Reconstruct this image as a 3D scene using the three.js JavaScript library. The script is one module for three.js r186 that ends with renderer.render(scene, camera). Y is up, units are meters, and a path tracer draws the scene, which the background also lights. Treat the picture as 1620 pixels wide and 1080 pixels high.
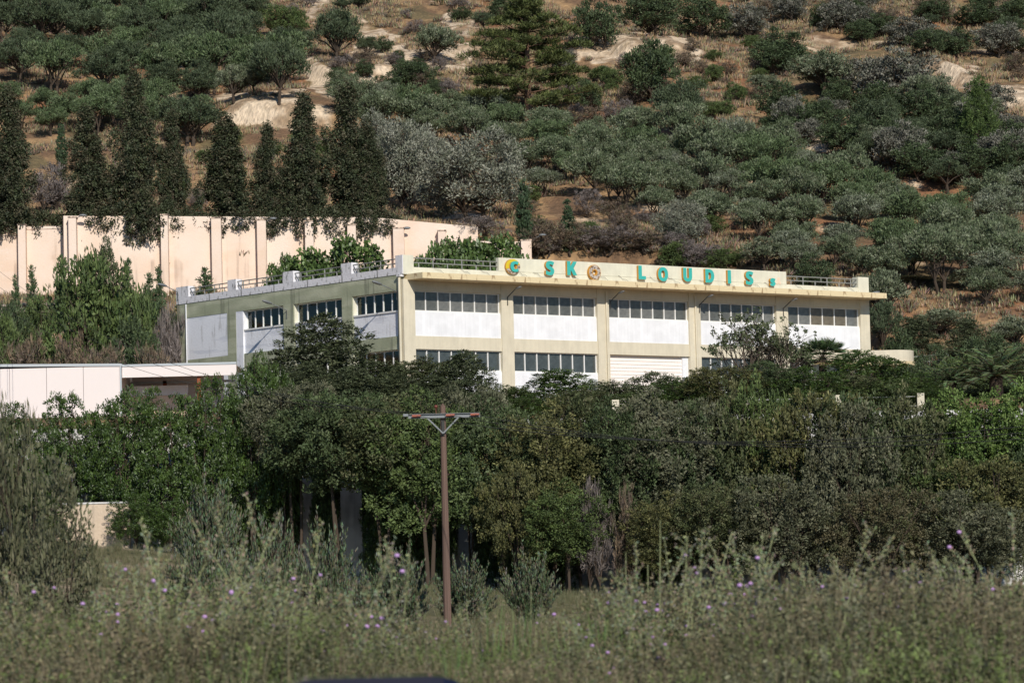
import * as THREE from 'three';
import { Sky } from 'three/addons/objects/Sky.js';
import { mergeGeometries } from 'three/addons/utils/BufferGeometryUtils.js';
import { FontLoader } from 'three/addons/loaders/FontLoader.js';
import { TextGeometry } from 'three/addons/geometries/TextGeometry.js';
import { RoundedBoxGeometry } from 'three/addons/geometries/RoundedBoxGeometry.js';

// ---------------------------------------------------------------- camera, sky, sun, exposure
const FPX = 5614, PITCH = 0.06775, ROLL = -0.0241, EYE = 2.15;
const scene = new THREE.Scene();
const camera = new THREE.PerspectiveCamera(2 * Math.atan(540 / FPX) * 180 / Math.PI, 1620 / 1080, 1, 3000);
camera.position.set(0, EYE, 0);
camera.rotation.set(PITCH, 0, ROLL, 'YXZ');
camera.focus = 205; camera.userData.fStop = 4;
camera.updateMatrixWorld(true);

const SUN = new THREE.Vector3(0.398, 0.9, 1.35).normalize();
const sky = new Sky(); sky.name = 'sky'; sky.scale.setScalar(2500); sky.userData.kind = 'structure';
sky.material.uniforms.turbidity.value = 3; sky.material.uniforms.rayleigh.value = 1.2;
sky.material.uniforms.mieCoefficient.value = 0.004; sky.material.uniforms.sunPosition.value.copy(SUN);
scene.add(sky);
scene.environmentIntensity = 0.1;
const sun = new THREE.DirectionalLight(new THREE.Color(1, 0.93, 0.82), 4.4);
sun.position.copy(SUN).multiplyScalar(400).add(new THREE.Vector3(0, 0, -220));
sun.target.position.set(0, 10, -220); scene.add(sun, sun.target);
sun.castShadow = true; sun.shadow.camera.left = -160; sun.shadow.camera.right = 160; sun.shadow.camera.top = 200; sun.shadow.camera.bottom = -200; sun.shadow.camera.far = 900; sun.shadow.mapSize.set(4096, 4096);
const renderer = new THREE.WebGLRenderer();
renderer.toneMapping = THREE.LinearToneMapping; renderer.toneMappingExposure = 1.0;
renderer.shadowMap.enabled = true;

// ---------------------------------------------------------------- helpers
function rng(s) { return () => { s |= 0; s = s + 0x6D2B79F5 | 0; let t = Math.imul(s ^ s >>> 15, 1 | s); t = t + Math.imul(t ^ t >>> 7, 61 | t) ^ t; return ((t ^ t >>> 14) >>> 0) / 4294967296; }; }
const R0 = rng(7);
const lerp = (a, b, t) => a + (b - a) * t, clamp = (x, a = 0, b = 1) => Math.min(b, Math.max(a, x));
const sst = (a, b, x) => { const t = clamp((x - a) / (b - a)); return t * t * (3 - 2 * t); };
const hash = (x, y, s) => { let h = Math.imul(x, 374761393) + Math.imul(y, 668265263) + Math.imul(s, 974634777) | 0; h = Math.imul(h ^ h >>> 13, 1274126177); return ((h ^ h >>> 16) >>> 0) / 4294967296; };
function vnoise(x, y, s = 0, per = 0, pery = per) {
  const xi = Math.floor(x), yi = Math.floor(y), fx = x - xi, fy = y - yi, u = fx * fx * (3 - 2 * fx), v = fy * fy * (3 - 2 * fy);
  const m = per ? n => ((n % per) + per) % per : n => n, my = pery ? n => ((n % pery) + pery) % pery : n => n;
  const a = hash(m(xi), my(yi), s), b = hash(m(xi + 1), my(yi), s), c = hash(m(xi), my(yi + 1), s), d = hash(m(xi + 1), my(yi + 1), s);
  return lerp(lerp(a, b, u), lerp(c, d, u), v);
}
function fbm(x, y, oct = 4, s = 0, per = 0, pery = per) { let a = 0.5, t = 0, n = 0; for (let i = 0; i < oct; i++) { t += a * vnoise(x, y, s + i, per, pery); n += a; a *= 0.5; x *= 2; y *= 2; per *= 2; pery *= 2; } return t / n; }
const pw = (tab, x) => { if (x <= tab[0][0]) return tab[0][1]; for (let i = 1; i < tab.length; i++) if (x <= tab[i][0]) return lerp(tab[i - 1][1], tab[i][1], (x - tab[i - 1][0]) / (tab[i][0] - tab[i - 1][0])); return tab[tab.length - 1][1]; };
const used = {};
function numbered(n) { const k = used[n] = (used[n] ?? -1) + 1; return k ? n + '_' + String(k).padStart(3, '0') : n; }
function sh(o) { o.traverse(m => { if (m.isMesh) { m.castShadow = m.receiveShadow = true; } }); return o; }
function tag(o, label, category, group) { o.userData = { label, category }; if (group) o.userData.group = group; return o; }
function thing(name, label, category, group) { const g = new THREE.Group(); g.name = numbered(name); scene.add(g); return tag(g, label, category, group); }
function part(name, geo, mat, parent, label) { const m = new THREE.Mesh(Array.isArray(geo) ? mergeGeometries(geo.map(g => g.index ? g.toNonIndexed() : g)) : geo, mat); m.name = name; m.castShadow = m.receiveShadow = true; if (label) m.userData.label = label; parent.add(m); return m; }
function struct(name, geo, mat) { const m = new THREE.Mesh(geo, mat); m.name = name; m.userData.kind = 'structure'; m.castShadow = m.receiveShadow = true; scene.add(m); return m; }
function ord(n) { const w = ['', 'first', 'second', 'third', 'fourth', 'fifth', 'sixth', 'seventh', 'eighth', 'ninth', 'tenth', 'eleventh', 'twelfth']; return w[n] || n + (n % 10 === 1 && n % 100 !== 11 ? 'st' : n % 10 === 2 && n % 100 !== 12 ? 'nd' : n % 10 === 3 && n % 100 !== 13 ? 'rd' : 'th'); }
// where a sight line through a picture point stands at a chosen distance (used to survey world positions)
function sight(px, py) { return new THREE.Vector3((px - 810) / FPX, -(py - 540) / FPX, -1).applyQuaternion(camera.quaternion); }
function at(px, py, d) { const v = sight(px, py); return v.multiplyScalar(d / -v.z).add(camera.position); }
const inPoly = (p, x, y) => { let c = false; for (let i = 0, j = p.length - 1; i < p.length; j = i++) if ((p[i][1] > y) !== (p[j][1] > y) && x < (p[j][0] - p[i][0]) * (y - p[i][1]) / (p[j][1] - p[i][1]) + p[i][0]) c = !c; return c; };
const vtmp = new THREE.Vector3();
function pic(x, y, d) { vtmp.set(x, y, -d).project(camera); return [(vtmp.x + 1) * 810, (1 - vtmp.y) * 540]; }
// a box with uv in metres
function bx(x0, x1, y0, y1, z0, z1) {
  const g = new THREE.BoxGeometry(x1 - x0, y1 - y0, z1 - z0); g.translate((x0 + x1) / 2, (y0 + y1) / 2, (z0 + z1) / 2);
  const p = g.attributes.position, n = g.attributes.normal, uv = g.attributes.uv;
  for (let i = 0; i < p.count; i++) { const ax = Math.abs(n.getX(i)), ay = Math.abs(n.getY(i)); uv.setXY(i, ax > 0.5 ? p.getZ(i) : p.getX(i), ay > 0.5 ? p.getZ(i) : p.getY(i)); }
  return g;
}
function tube(pts, r0, r1 = r0, seg = 6) {
  const P = [], I = [], n = pts.length, a = new THREE.Vector3(), b = new THREE.Vector3(), c = new THREE.Vector3(), up = new THREE.Vector3();
  for (let i = 0; i < n; i++) {
    a.subVectors(pts[Math.min(n - 1, i + 1)], pts[Math.max(0, i - 1)]).normalize(); up.set(Math.abs(a.y) > 0.9 ? 1 : 0, Math.abs(a.y) > 0.9 ? 0 : 1, 0.01); b.crossVectors(a, up).normalize(); c.crossVectors(a, b);
    const r = lerp(r0, r1, i / (n - 1));
    for (let k = 0; k < seg; k++) { const t = k / seg * Math.PI * 2; P.push(pts[i].x + r * (b.x * Math.cos(t) + c.x * Math.sin(t)), pts[i].y + r * (b.y * Math.cos(t) + c.y * Math.sin(t)), pts[i].z + r * (b.z * Math.cos(t) + c.z * Math.sin(t))); }
  }
  for (let i = 0; i < n - 1; i++) for (let k = 0; k < seg; k++) { const q = i * seg + k, w = i * seg + (k + 1) % seg; I.push(q, q + seg, w, w, q + seg, w + seg); }
  for (let k = 1; k < seg - 1; k++) { const e = (n - 1) * seg; I.push(0, k, k + 1, e, e + k + 1, e + k); }
  const g = new THREE.BufferGeometry(); g.setAttribute('position', new THREE.Float32BufferAttribute(P, 3)); g.setAttribute('uv', new THREE.Float32BufferAttribute(new Array(P.length / 3 * 2).fill(0).map((_, i) => i % 2 ? P[(i >> 1) * 3 + 1] : P[(i >> 1) * 3] + P[(i >> 1) * 3 + 2]), 2)); g.setIndex(I); g.computeVertexNormals(); return g;
}
const V = (x, y, z) => new THREE.Vector3(x, y, z);
function tex(n, fn, srgb = true, w = n) {
  const d = new Uint8Array(w * n * 4);
  for (let j = 0; j < n; j++) for (let i = 0; i < w; i++) { const c = fn(i / w, j / n), o = (j * w + i) * 4; d[o] = clamp(c[0]) * 255; d[o + 1] = clamp(c[1]) * 255; d[o + 2] = clamp(c[2]) * 255; d[o + 3] = 255; }
  const t = new THREE.DataTexture(d, w, n); t.wrapS = t.wrapT = THREE.RepeatWrapping; t.magFilter = THREE.LinearFilter; t.minFilter = THREE.LinearMipmapLinearFilter; t.generateMipmaps = true; if (srgb) t.colorSpace = THREE.SRGBColorSpace; t.needsUpdate = true; return t;
}
const mat = (o) => new THREE.MeshStandardMaterial({ roughness: 0.85, side: THREE.DoubleSide, ...o });
const rep = (t, a, b) => { t.repeat.set(a, b); return t; };
const mix3 = (a, b, t) => [lerp(a[0], b[0], t), lerp(a[1], b[1], t), lerp(a[2], b[2], t)];

// ---------------------------------------------------------------- surface materials (base colours, sRGB bytes in the textures)
const concrete = tex(512, (u, v) => { const n = fbm(u * 8, v * 8, 5, 3, 8), s = fbm(u * 40, v * 3, 3, 9, 40, 3) ; const k = 0.94 + 0.10 * (n - 0.5) + 0.05 * (s - 0.5); return [k, k, k]; });
rep(concrete, 0.25, 0.25);
const bump = tex(256, (u, v) => { const n = fbm(u * 16, v * 16, 4, 5, 16); return [n, n, n]; }, false); rep(bump, 0.7, 0.7);
const paint = (hex, o = {}) => mat({ color: hex, map: concrete, bumpMap: bump, bumpScale: 0.006, ...o });
const M = {};
M.cream = paint('#d9cfb8'); M.creamPale = paint('#dedac6'); M.white = paint('#ededf0');
// weathered boards printed in the left side's render: long wavering dirty lines and run-down stains
const greenTex = tex(512, (u, v) => { const b = fbm(u * 3, v * 26, 3, 21, 3, 26), n = fbm(u * 9, v * 9, 4, 31, 9), st = sst(0.60, 0.75, fbm(u * 30, v * 2, 3, 41, 30, 2)); let c = mix3([0.68, 0.685, 0.59], [0.60, 0.615, 0.515], sst(0.35, 0.7, b)); c = mix3(c, [0.42, 0.43, 0.37], 0.5 * st); return c.map(x => x * (0.92 + 0.16 * n)); }); rep(greenTex, 0.14, 0.14);
M.green = mat({ map: greenTex, bumpMap: bump, bumpScale: 0.01 });
const whiteDirty = tex(512, (u, v) => { const n = fbm(u * 10, v * 10, 5, 51, 10), st = sst(0.55, 0.8, fbm(u * 34, v * 4, 4, 61, 34, 4)), ln = sst(0.62, 0.72, fbm(u * 2, v * 34, 3, 71, 2, 34)); let c = mix3([0.90, 0.90, 0.92], [0.62, 0.61, 0.6], 0.42 * st * sst(0.35, 0.65, n)); c = mix3(c, [0.72, 0.73, 0.78], 0.35 * ln); return c; }); rep(whiteDirty, 0.2, 0.2);
M.whiteDirty = mat({ map: whiteDirty, bumpMap: bump, bumpScale: 0.008 });
const parapetTex = tex(512, (u, v) => { const n = fbm(u * 12, v * 12, 5, 81, 12), st = sst(0.45, 0.72, fbm(u * 26, v * 5, 4, 91, 26, 5)); return mix3([0.86, 0.85, 0.86], [0.30, 0.29, 0.28], 0.75 * st * sst(0.4, 0.62, n)); }); rep(parapetTex, 0.3, 0.3);
M.parapet = mat({ map: parapetTex, bumpMap: bump, bumpScale: 0.012 });
const canopyTex = tex(512, (u, v) => { const n = fbm(u * 14, v * 14, 5, 101, 14); const st = sst(0.56, 0.7, fbm(u * 30, v * 8, 3, 111, 30, 8)); return mix3([0.84, 0.77, 0.62], [0.55, 0.45, 0.33], 0.7 * st * sst(0.4, 0.6, n)); }); rep(canopyTex, 0.22, 0.22);
M.canopy = mat({ map: canopyTex, bumpMap: bump, bumpScale: 0.01 });
const pinkTex = tex(1024, (u, v) => { const n = fbm(u * 6, v * 6, 6, 121, 6), st = sst(0.56, 0.78, fbm(u * 60, v * 3, 4, 131, 60, 3)), lf = fbm(u * 3, v * 14, 3, 141, 3, 14); let c = mix3([0.89, 0.81, 0.745], [0.87, 0.765, 0.68], sst(0.3, 0.7, n)); c = mix3(c, [0.89, 0.81, 0.75], 0.5 * sst(0.5, 0.7, lf)); return mix3(c, [0.60, 0.52, 0.46], 0.42 * st * sst(0.45, 0.65, n)); }); rep(pinkTex, 0.07, 0.07);
M.pink = mat({ map: pinkTex, bumpMap: bump, bumpScale: 0.01 });
const stainTex = tex(256, (u, v) => { const n = fbm(u * 10, v * 10, 4, 151, 10), st = fbm(u * 40, v * 3, 3, 161, 40, 3); return mix3([0.80, 0.70, 0.62], [0.33, 0.29, 0.26], sst(0.35, 0.7, 0.5 * n + 0.5 * st)); }); rep(stainTex, 0.3, 0.3);
M.pinkStain = mat({ map: stainTex });
M.greyWall = mat({ map: rep(tex(512, (u, v) => { const n = fbm(u * 8, v * 8, 5, 171, 8), st = fbm(u * 26, v * 3, 3, 181, 26, 3); return mix3([0.80, 0.79, 0.78], [0.55, 0.54, 0.53], sst(0.35, 0.75, 0.5 * n + 0.5 * st)); }), 0.12, 0.12), bumpMap: bump, bumpScale: 0.02 });
M.beige = mat({ color: '#cdb9a2', map: concrete, bumpMap: bump, bumpScale: 0.02 });
M.steel = mat({ color: '#7b7e80', roughness: 0.6, metalness: 0.3 });
M.railMetal = mat({ color: '#8f8f8a', roughness: 0.6, metalness: 0.3 });
M.frame = mat({ color: '#e6e4e0', roughness: 0.5 });
const dust = tex(256, (u, v) => { const n = fbm(u * 6, v * 6, 5, 191, 6), f = fbm(u * 50, v * 50, 2, 195, 50); const k = 0.42 + 0.14 * (n - 0.5) + 0.05 * (f - 0.5); return [k * 1.0, k * 1.0, k * 0.97]; });
M.dusty = mat({ map: dust, roughness: 0.22 }); M.dustyBlue = mat({ map: dust, color: '#aab6bc', roughness: 0.16 });
M.dustyWarm = mat({ map: dust, color: '#f4e4cc', roughness: 0.3 }); M.dustyDark = mat({ map: dust, color: '#d2d4d2', roughness: 0.2 });
M.glass = new THREE.MeshPhysicalMaterial({ color: '#c9d4d0', transmission: 1, thickness: 0, roughness: 0.03, ior: 1.45 });
M.dark = mat({ color: '#3a3a38' }); M.inner = mat({ color: '#6b6a66' });
M.teal = mat({ color: '#3aa89f', roughness: 0.45 }); M.orange = mat({ color: '#c08a35', roughness: 0.6 }); M.yellow = mat({ color: '#cdb428', roughness: 0.5 }); M.wornFace = mat({ map: rep(tex(128, (u, v) => { const n = fbm(u * 12, v * 12, 4, 201, 12); return mix3([0.70, 0.66, 0.62], [0.38, 0.29, 0.22], sst(0.5, 0.68, n)); }), 1.5, 1.5) });
M.ghost = mat({ color: '#dcc4ae' });
M.shutter = mat({ color: '#ece2da', roughness: 0.55 }); M.metalPanel = mat({ color: '#ded4d0', roughness: 0.5 }); M.trimGrey = mat({ color: '#aeb4b8', roughness: 0.5 });
M.rust = mat({ color: '#8d4a2c' });
M.asphalt = mat({ map: rep(tex(256, (u, v) => { const n = fbm(u * 30, v * 30, 3, 211, 30), k = 0.22 + 0.10 * n; return [k, k, k * 1.02]; }), 0.4, 0.4) });
M.wood = mat({ map: rep(tex(256, (u, v) => { const g = fbm(u * 60, v * 3, 4, 221, 60, 3), n = fbm(u * 4, v * 4, 3, 231, 4); return mix3([0.50, 0.40, 0.35], [0.31, 0.24, 0.21], sst(0.3, 0.75, g * 0.7 + n * 0.3)); }), 1, 0.3), bumpMap: bump, bumpScale: 0.01 });
M.bark = mat({ color: '#453a30', roughness: 1 }); M.barkGrey = mat({ color: '#7d7468', roughness: 1 }); M.barkPine = mat({ color: '#6e5442', roughness: 1 }); M.twig = mat({ color: '#5d5248', roughness: 1 }); M.barkOrange = mat({ color: '#a07040', roughness: 1 });
const leafMat = (o = {}) => new THREE.MeshPhysicalMaterial({ vertexColors: true, roughness: 0.75, side: THREE.DoubleSide, transmission: 0.22, thickness: 0, ...o });
const leafFar = mat({ vertexColors: true, roughness: 0.72, side: THREE.DoubleSide });
M.leaf = leafMat(); M.leafFar = leafFar; M.leafGloss = mat({ vertexColors: true, roughness: 0.5 });

// ---------------------------------------------------------------- terrain
const FOOT = { c: [-5.93, 195], yaw: 0.6807, L: 36, D: 22.5 };
const cu = Math.cos(FOOT.yaw), su = Math.sin(FOOT.yaw);
function footDist(x, d) { const a = (x - FOOT.c[0]) * cu + (d - FOOT.c[1]) * su, b = -(x - FOOT.c[0]) * su + (d - FOOT.c[1]) * cu; return Math.hypot(Math.max(0, -a, a - FOOT.L), Math.max(0, -b, b - FOOT.D)); }
const wallD = x => 169 + 0.05 * x;                        // line of the big retaining wall
const pinkD = x => x < -30.1 ? 241.4 : lerp(240, 247, (x + 30.1) / 30);
const HT = [[150, 2], [200, 10.4], [214, 12.8], [226, 16.6], [237, 21.4], [262, 29.35], [300, 40.75], [331, 50.65], [368, 62.65], [435, 85.2], [520, 114], [760, 190]];
// cut banks: foot line in the picture, height of the cut
const CUTS = [[[352, 205], [522, 205], 2.3, 0.25], [[318, 66], [440, 92], 1.6], [[430, 105], [540, 140], 2.2], [[560, 140], [655, 118], 2.6], [[640, 100], [760, 88], 1.2], [[905, 98], [1000, 92], 2.0], [[990, 92], [1100, 98], 2.2], [[1470, 122], [1545, 146], 2.6], [[1565, 168], [1640, 172], 2.0], [[1255, 236], [1320, 240], 1.3], [[250, 160], [350, 170], 0.5]];
function hillBase(x, d) { const k = sst(215, 260, d); return pw(HT, d) + k * ((fbm(x / 34 + 5, d / 34, 3, 301) - 0.5) * 4.2 + (fbm(x / 7, d / 7, 3, 311) - 0.5) * 1.0 + (fbm(x / 1.7, d / 2.2, 2, 315) - 0.5) * 0.5); }
let cutLines = [];
function cutAt(x, d) { let s = 0, m = 0; for (const c of cutLines) { const t = (x - c.x0) / (c.x1 - c.x0); if (t < -0.4 || t > 1.4) continue; const line = lerp(c.d0, c.d1, t) + c.n * ((fbm(x / 3, c.h, 3, 321) - 0.5) * 7 + (fbm(x / 0.9, c.h, 2, 325) - 0.5) * 1.6), e = sst(-0.4, 0.3, t) * sst(1.4, 0.7, t), q = d - line; if (q < 0 || q > 16) continue; s += c.h * (c.n < 1 ? 0.8 : 0.45) * e * lerp(1, 0.45 + 0.9 * fbm(x / 2.5, c.h + 3, 3, 327), c.n) * sst(0, 0.9 + 0.5 * c.h, q) * (1 - sst(2.5, 16, q)); m = Math.max(m, e * (1 - sst(0.9 + 0.5 * c.h, 2.6 + 0.6 * c.h, q))); } return [s, m]; }
function H2(x, d) {
  const w = wallD(x); let h = Math.max(hillBase(x, d), lerp(9.85, 11.2, sst(w, w + 16, d))) + cutAt(x, d)[0];
  if (x < 4) { const p = pinkD(x), side = sst(1.5, -1.5, x); if (d > p + 0.2) h = lerp(h, Math.max(h, lerp(27.2, 26.5, sst(-16, 0, x)) + 0.02 * (d - p)), side * sst(p + 0.2, p + 0.8, d)); else if (d > 225) h = lerp(h, Math.min(h, 22.2), side); }
  const f = footDist(x, d); if (f < 14) h = Math.min(h, 11.15 + 1.1 * Math.max(0, f - 2.2));
  return h;
}
function H1(x, d) {
  if (d < 27.6) return 0;
  const w = wallD(x), far = pw([[-24, 4.9], [-16, 3.9], [-8, 2.2], [4, 1.15], [40, 1.15]], x);
  let h = pw([[27.6, 0], [28.4, 0.25], [31, 0.72], [40, 0.80], [60, 0.30], [104, 0.62], [125, 0.9]], d);
  if (d > 110) h = lerp(h, far, sst(110, w - 4, d));
  return h + (fbm(x / 3, d / 3, 3, 331) - 0.5) * 0.3 * sst(28, 31, d);
}
const H = (x, d) => d < wallD(x) + 0.25 ? H1(x, d) : H2(x, d);
function hit(px, py, d0 = 176) { const v = sight(px, py); v.multiplyScalar(1 / -v.z); for (let d = d0; d < 640; d += 0.4) { if (EYE + v.y * d <= H2(v.x * d, d)) return [v.x * d, d]; } return [v.x * 640, 640]; }
{ const L = CUTS.map(([a, b, h], i) => { const p = hit(...a), q = hit(...b); return { x0: p[0], d0: p[1], x1: q[0], d1: q[1], h, n: CUTS[i][3] ?? 1 }; }); cutLines = L; }

function sheet(xs, dfn, nd, hfn, uvS) {
  const nx = xs.length, P = [], U = [], I = [];
  for (let j = 0; j <= nd; j++) for (let i = 0; i < nx; i++) { const x = xs[i], d = dfn(x, j / nd); P.push(x, hfn(x, d), -d); U.push(x * uvS[0] + uvS[1], d * uvS[2] + uvS[3]); }
  for (let j = 0; j < nd; j++) for (let i = 0; i < nx - 1; i++) { const a = j * nx + i; I.push(a, a + 1, a + nx, a + 1, a + nx + 1, a + nx); }
  const g = new THREE.BufferGeometry(); g.setAttribute('position', new THREE.Float32BufferAttribute(P, 3)); g.setAttribute('uv', new THREE.Float32BufferAttribute(U, 2)); g.setIndex(I); g.computeVertexNormals(); return g;
}
const span = (a, b, n) => Array.from({ length: n + 1 }, (_, i) => a + (b - a) * i / n);
const fieldTex = tex(1024, (u, v) => { const n = fbm(u * 6, v * 6, 6, 401, 6), f = fbm(u * 90, v * 90, 3, 411, 90); let c = mix3([0.56, 0.50, 0.41], [0.36, 0.35, 0.23], sst(0.38, 0.6, n)); return c.map(x => x * (0.75 + 0.5 * f)); }); rep(fieldTex, 0.04, 0.04);
const xsF = [-700, -400, -200, -120, ...span(-80, 80, 128), 120, 200, 400, 700];
const dF = [-800, -300, -100, -30, 0, 15, 27.5]; for (let d = 28; d < 34; d += 0.5) dF.push(d); for (let d = 34; d < 60; d += 1) dF.push(d); for (let d = 60; d < 164; d += 2) dF.push(d);
const dFn = (x, t) => { const i = t * dF.length; const k = Math.round(i); return k >= dF.length ? wallD(x) + 0.2 : dF[k]; };
struct('ground', sheet(xsF, dFn, dF.length, (x, d) => H1(x, d) - (d < 27.6 ? 0.02 : 0), [1, 0, 1, 0]), mat({ map: fieldTex, bumpMap: bump, bumpScale: 0.05 }));
struct('road', bx(-300, 300, -0.05, 0.004, -27, -15), M.asphalt);
console.log('field done');

// hillside colour: dry grass, brown scrub, reddish soil, pale marl where the slope is cut
const HX0 = -115, HX1 = 115, HD0 = 168, HD1 = 460;
// outlines of the bare pale marl seen on the slope
const MARL = [[[325, 32], [400, 62], [450, 92], [500, 150], [545, 165], [560, 140], [520, 110], [480, 80], [430, 62], [380, 40]], [[560, 20], [600, 45], [640, 60], [650, 110], [610, 140], [575, 100], [545, 110], [560, 60]], [[470, -20], [520, 0], [490, 40], [470, 20]], [[640, 80], [760, 70], [740, 110], [650, 120]], [[905, 60], [1000, 50], [1105, 62], [1100, 104], [1000, 100], [930, 104]], [[1470, 96], [1545, 100], [1560, 150], [1490, 140]], [[1560, 135], [1630, 135], [1630, 180], [1570, 172]], [[1255, 205], [1320, 212], [1310, 242], [1262, 236]], [[700, 20], [760, 25], [745, 60], [700, 50]], [[340, 150], [480, 140], [480, 160], [340, 166]], [[700, 330], [780, 345], [770, 370], [690, 352]]];
const hillTex = (() => {
  const N = 1400; const cx = 360, cutM = new Float32Array(cx * cx);
  for (let j = 0; j < cx; j++) for (let i = 0; i < cx; i++) { const x = lerp(HX0, HX1, i / (cx - 1)), d = lerp(HD0, HD1, j / (cx - 1)), q = pic(x, H2(x, d), d); cutM[j * cx + i] = Math.max(cutAt(x, d)[1], MARL.some(p => inPoly(p, q[0], q[1])) ? 0.85 : 0); }
  return tex(N, (u, v) => {
    const x = lerp(HX0, HX1, u), d = lerp(HD0, HD1, v);
    const n = fbm(x / 9, d / 9, 5, 421), n2 = fbm(x / 2.2, d / 3.2, 4, 431), f = hash(Math.floor(u * N), Math.floor(v * N), 5), big = fbm(x / 26, d / 26, 3, 441);
    let c = mix3([0.61, 0.49, 0.35], [0.44, 0.34, 0.25], sst(0.35, 0.65, n2));
    c = mix3(c, [0.55, 0.37, 0.25], 0.75 * sst(0.5, 0.66, n)); c = mix3(c, [0.36, 0.33, 0.22], 0.7 * sst(0.5, 0.65, fbm(x / 5 + 40, d / 5, 4, 451)));
    const i = Math.min(cx - 2, u * (cx - 1) | 0), j = Math.min(cx - 2, v * (cx - 1) | 0), fx = u * (cx - 1) - i, fy = v * (cx - 1) - j;
    const m = lerp(lerp(cutM[j * cx + i], cutM[j * cx + i + 1], fx), lerp(cutM[(j + 1) * cx + i], cutM[(j + 1) * cx + i + 1], fx), fy);
    const pale = clamp(sst(0.35, 0.7, m + (n2 - 0.5) * 1.5 + (n - 0.5) * 0.8) + 0.8 * sst(0.66, 0.74, fbm(x / 6 + 9, d / 6, 5, 461)) * sst(0.45, 0.6, big));
    c = mix3(c, mix3([0.80, 0.72, 0.62], [0.58, 0.49, 0.39], sst(0.4, 0.7, fbm(x / 1.4, d / 0.9, 3, 471))), pale);
    return c.map(q => q * (0.86 + 0.28 * f));
  });
})();
console.log('hill texture done');
const xsH = [-500, -300, -200, -150, ...span(HX0, HX1, 300), 150, 200, 300, 500];
const dH = []; for (let d = 0; d < 14; d += 1) dH.push(d); const dAbs = []; for (let d = 184; d < 225; d += 1) dAbs.push(d); for (let d = 225; d < 252; d += 0.45) dAbs.push(d); for (let d = 252; d < 420; d += 0.65) dAbs.push(d); for (let d = 420; d < 760; d += 8) dAbs.push(d);
const nH = dH.length + dAbs.length - 1;
struct('hillside', sheet(xsH, (x, t) => { const k = Math.round(t * nH); return k < dH.length ? wallD(x) + 0.21 + dH[k] * (184 - wallD(x) - 0.3) / 14 : dAbs[k - dH.length]; }, nH, H2, [1 / (HX1 - HX0), -HX0 / (HX1 - HX0), 1 / (HD1 - HD0), -HD0 / (HD1 - HD0)]), mat({ map: hillTex, roughness: 1, bumpMap: (() => { const b = bump.clone(); b.repeat.set(90, 110); return b; })(), bumpScale: 0.12 }));
console.log('terrain done');

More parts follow.
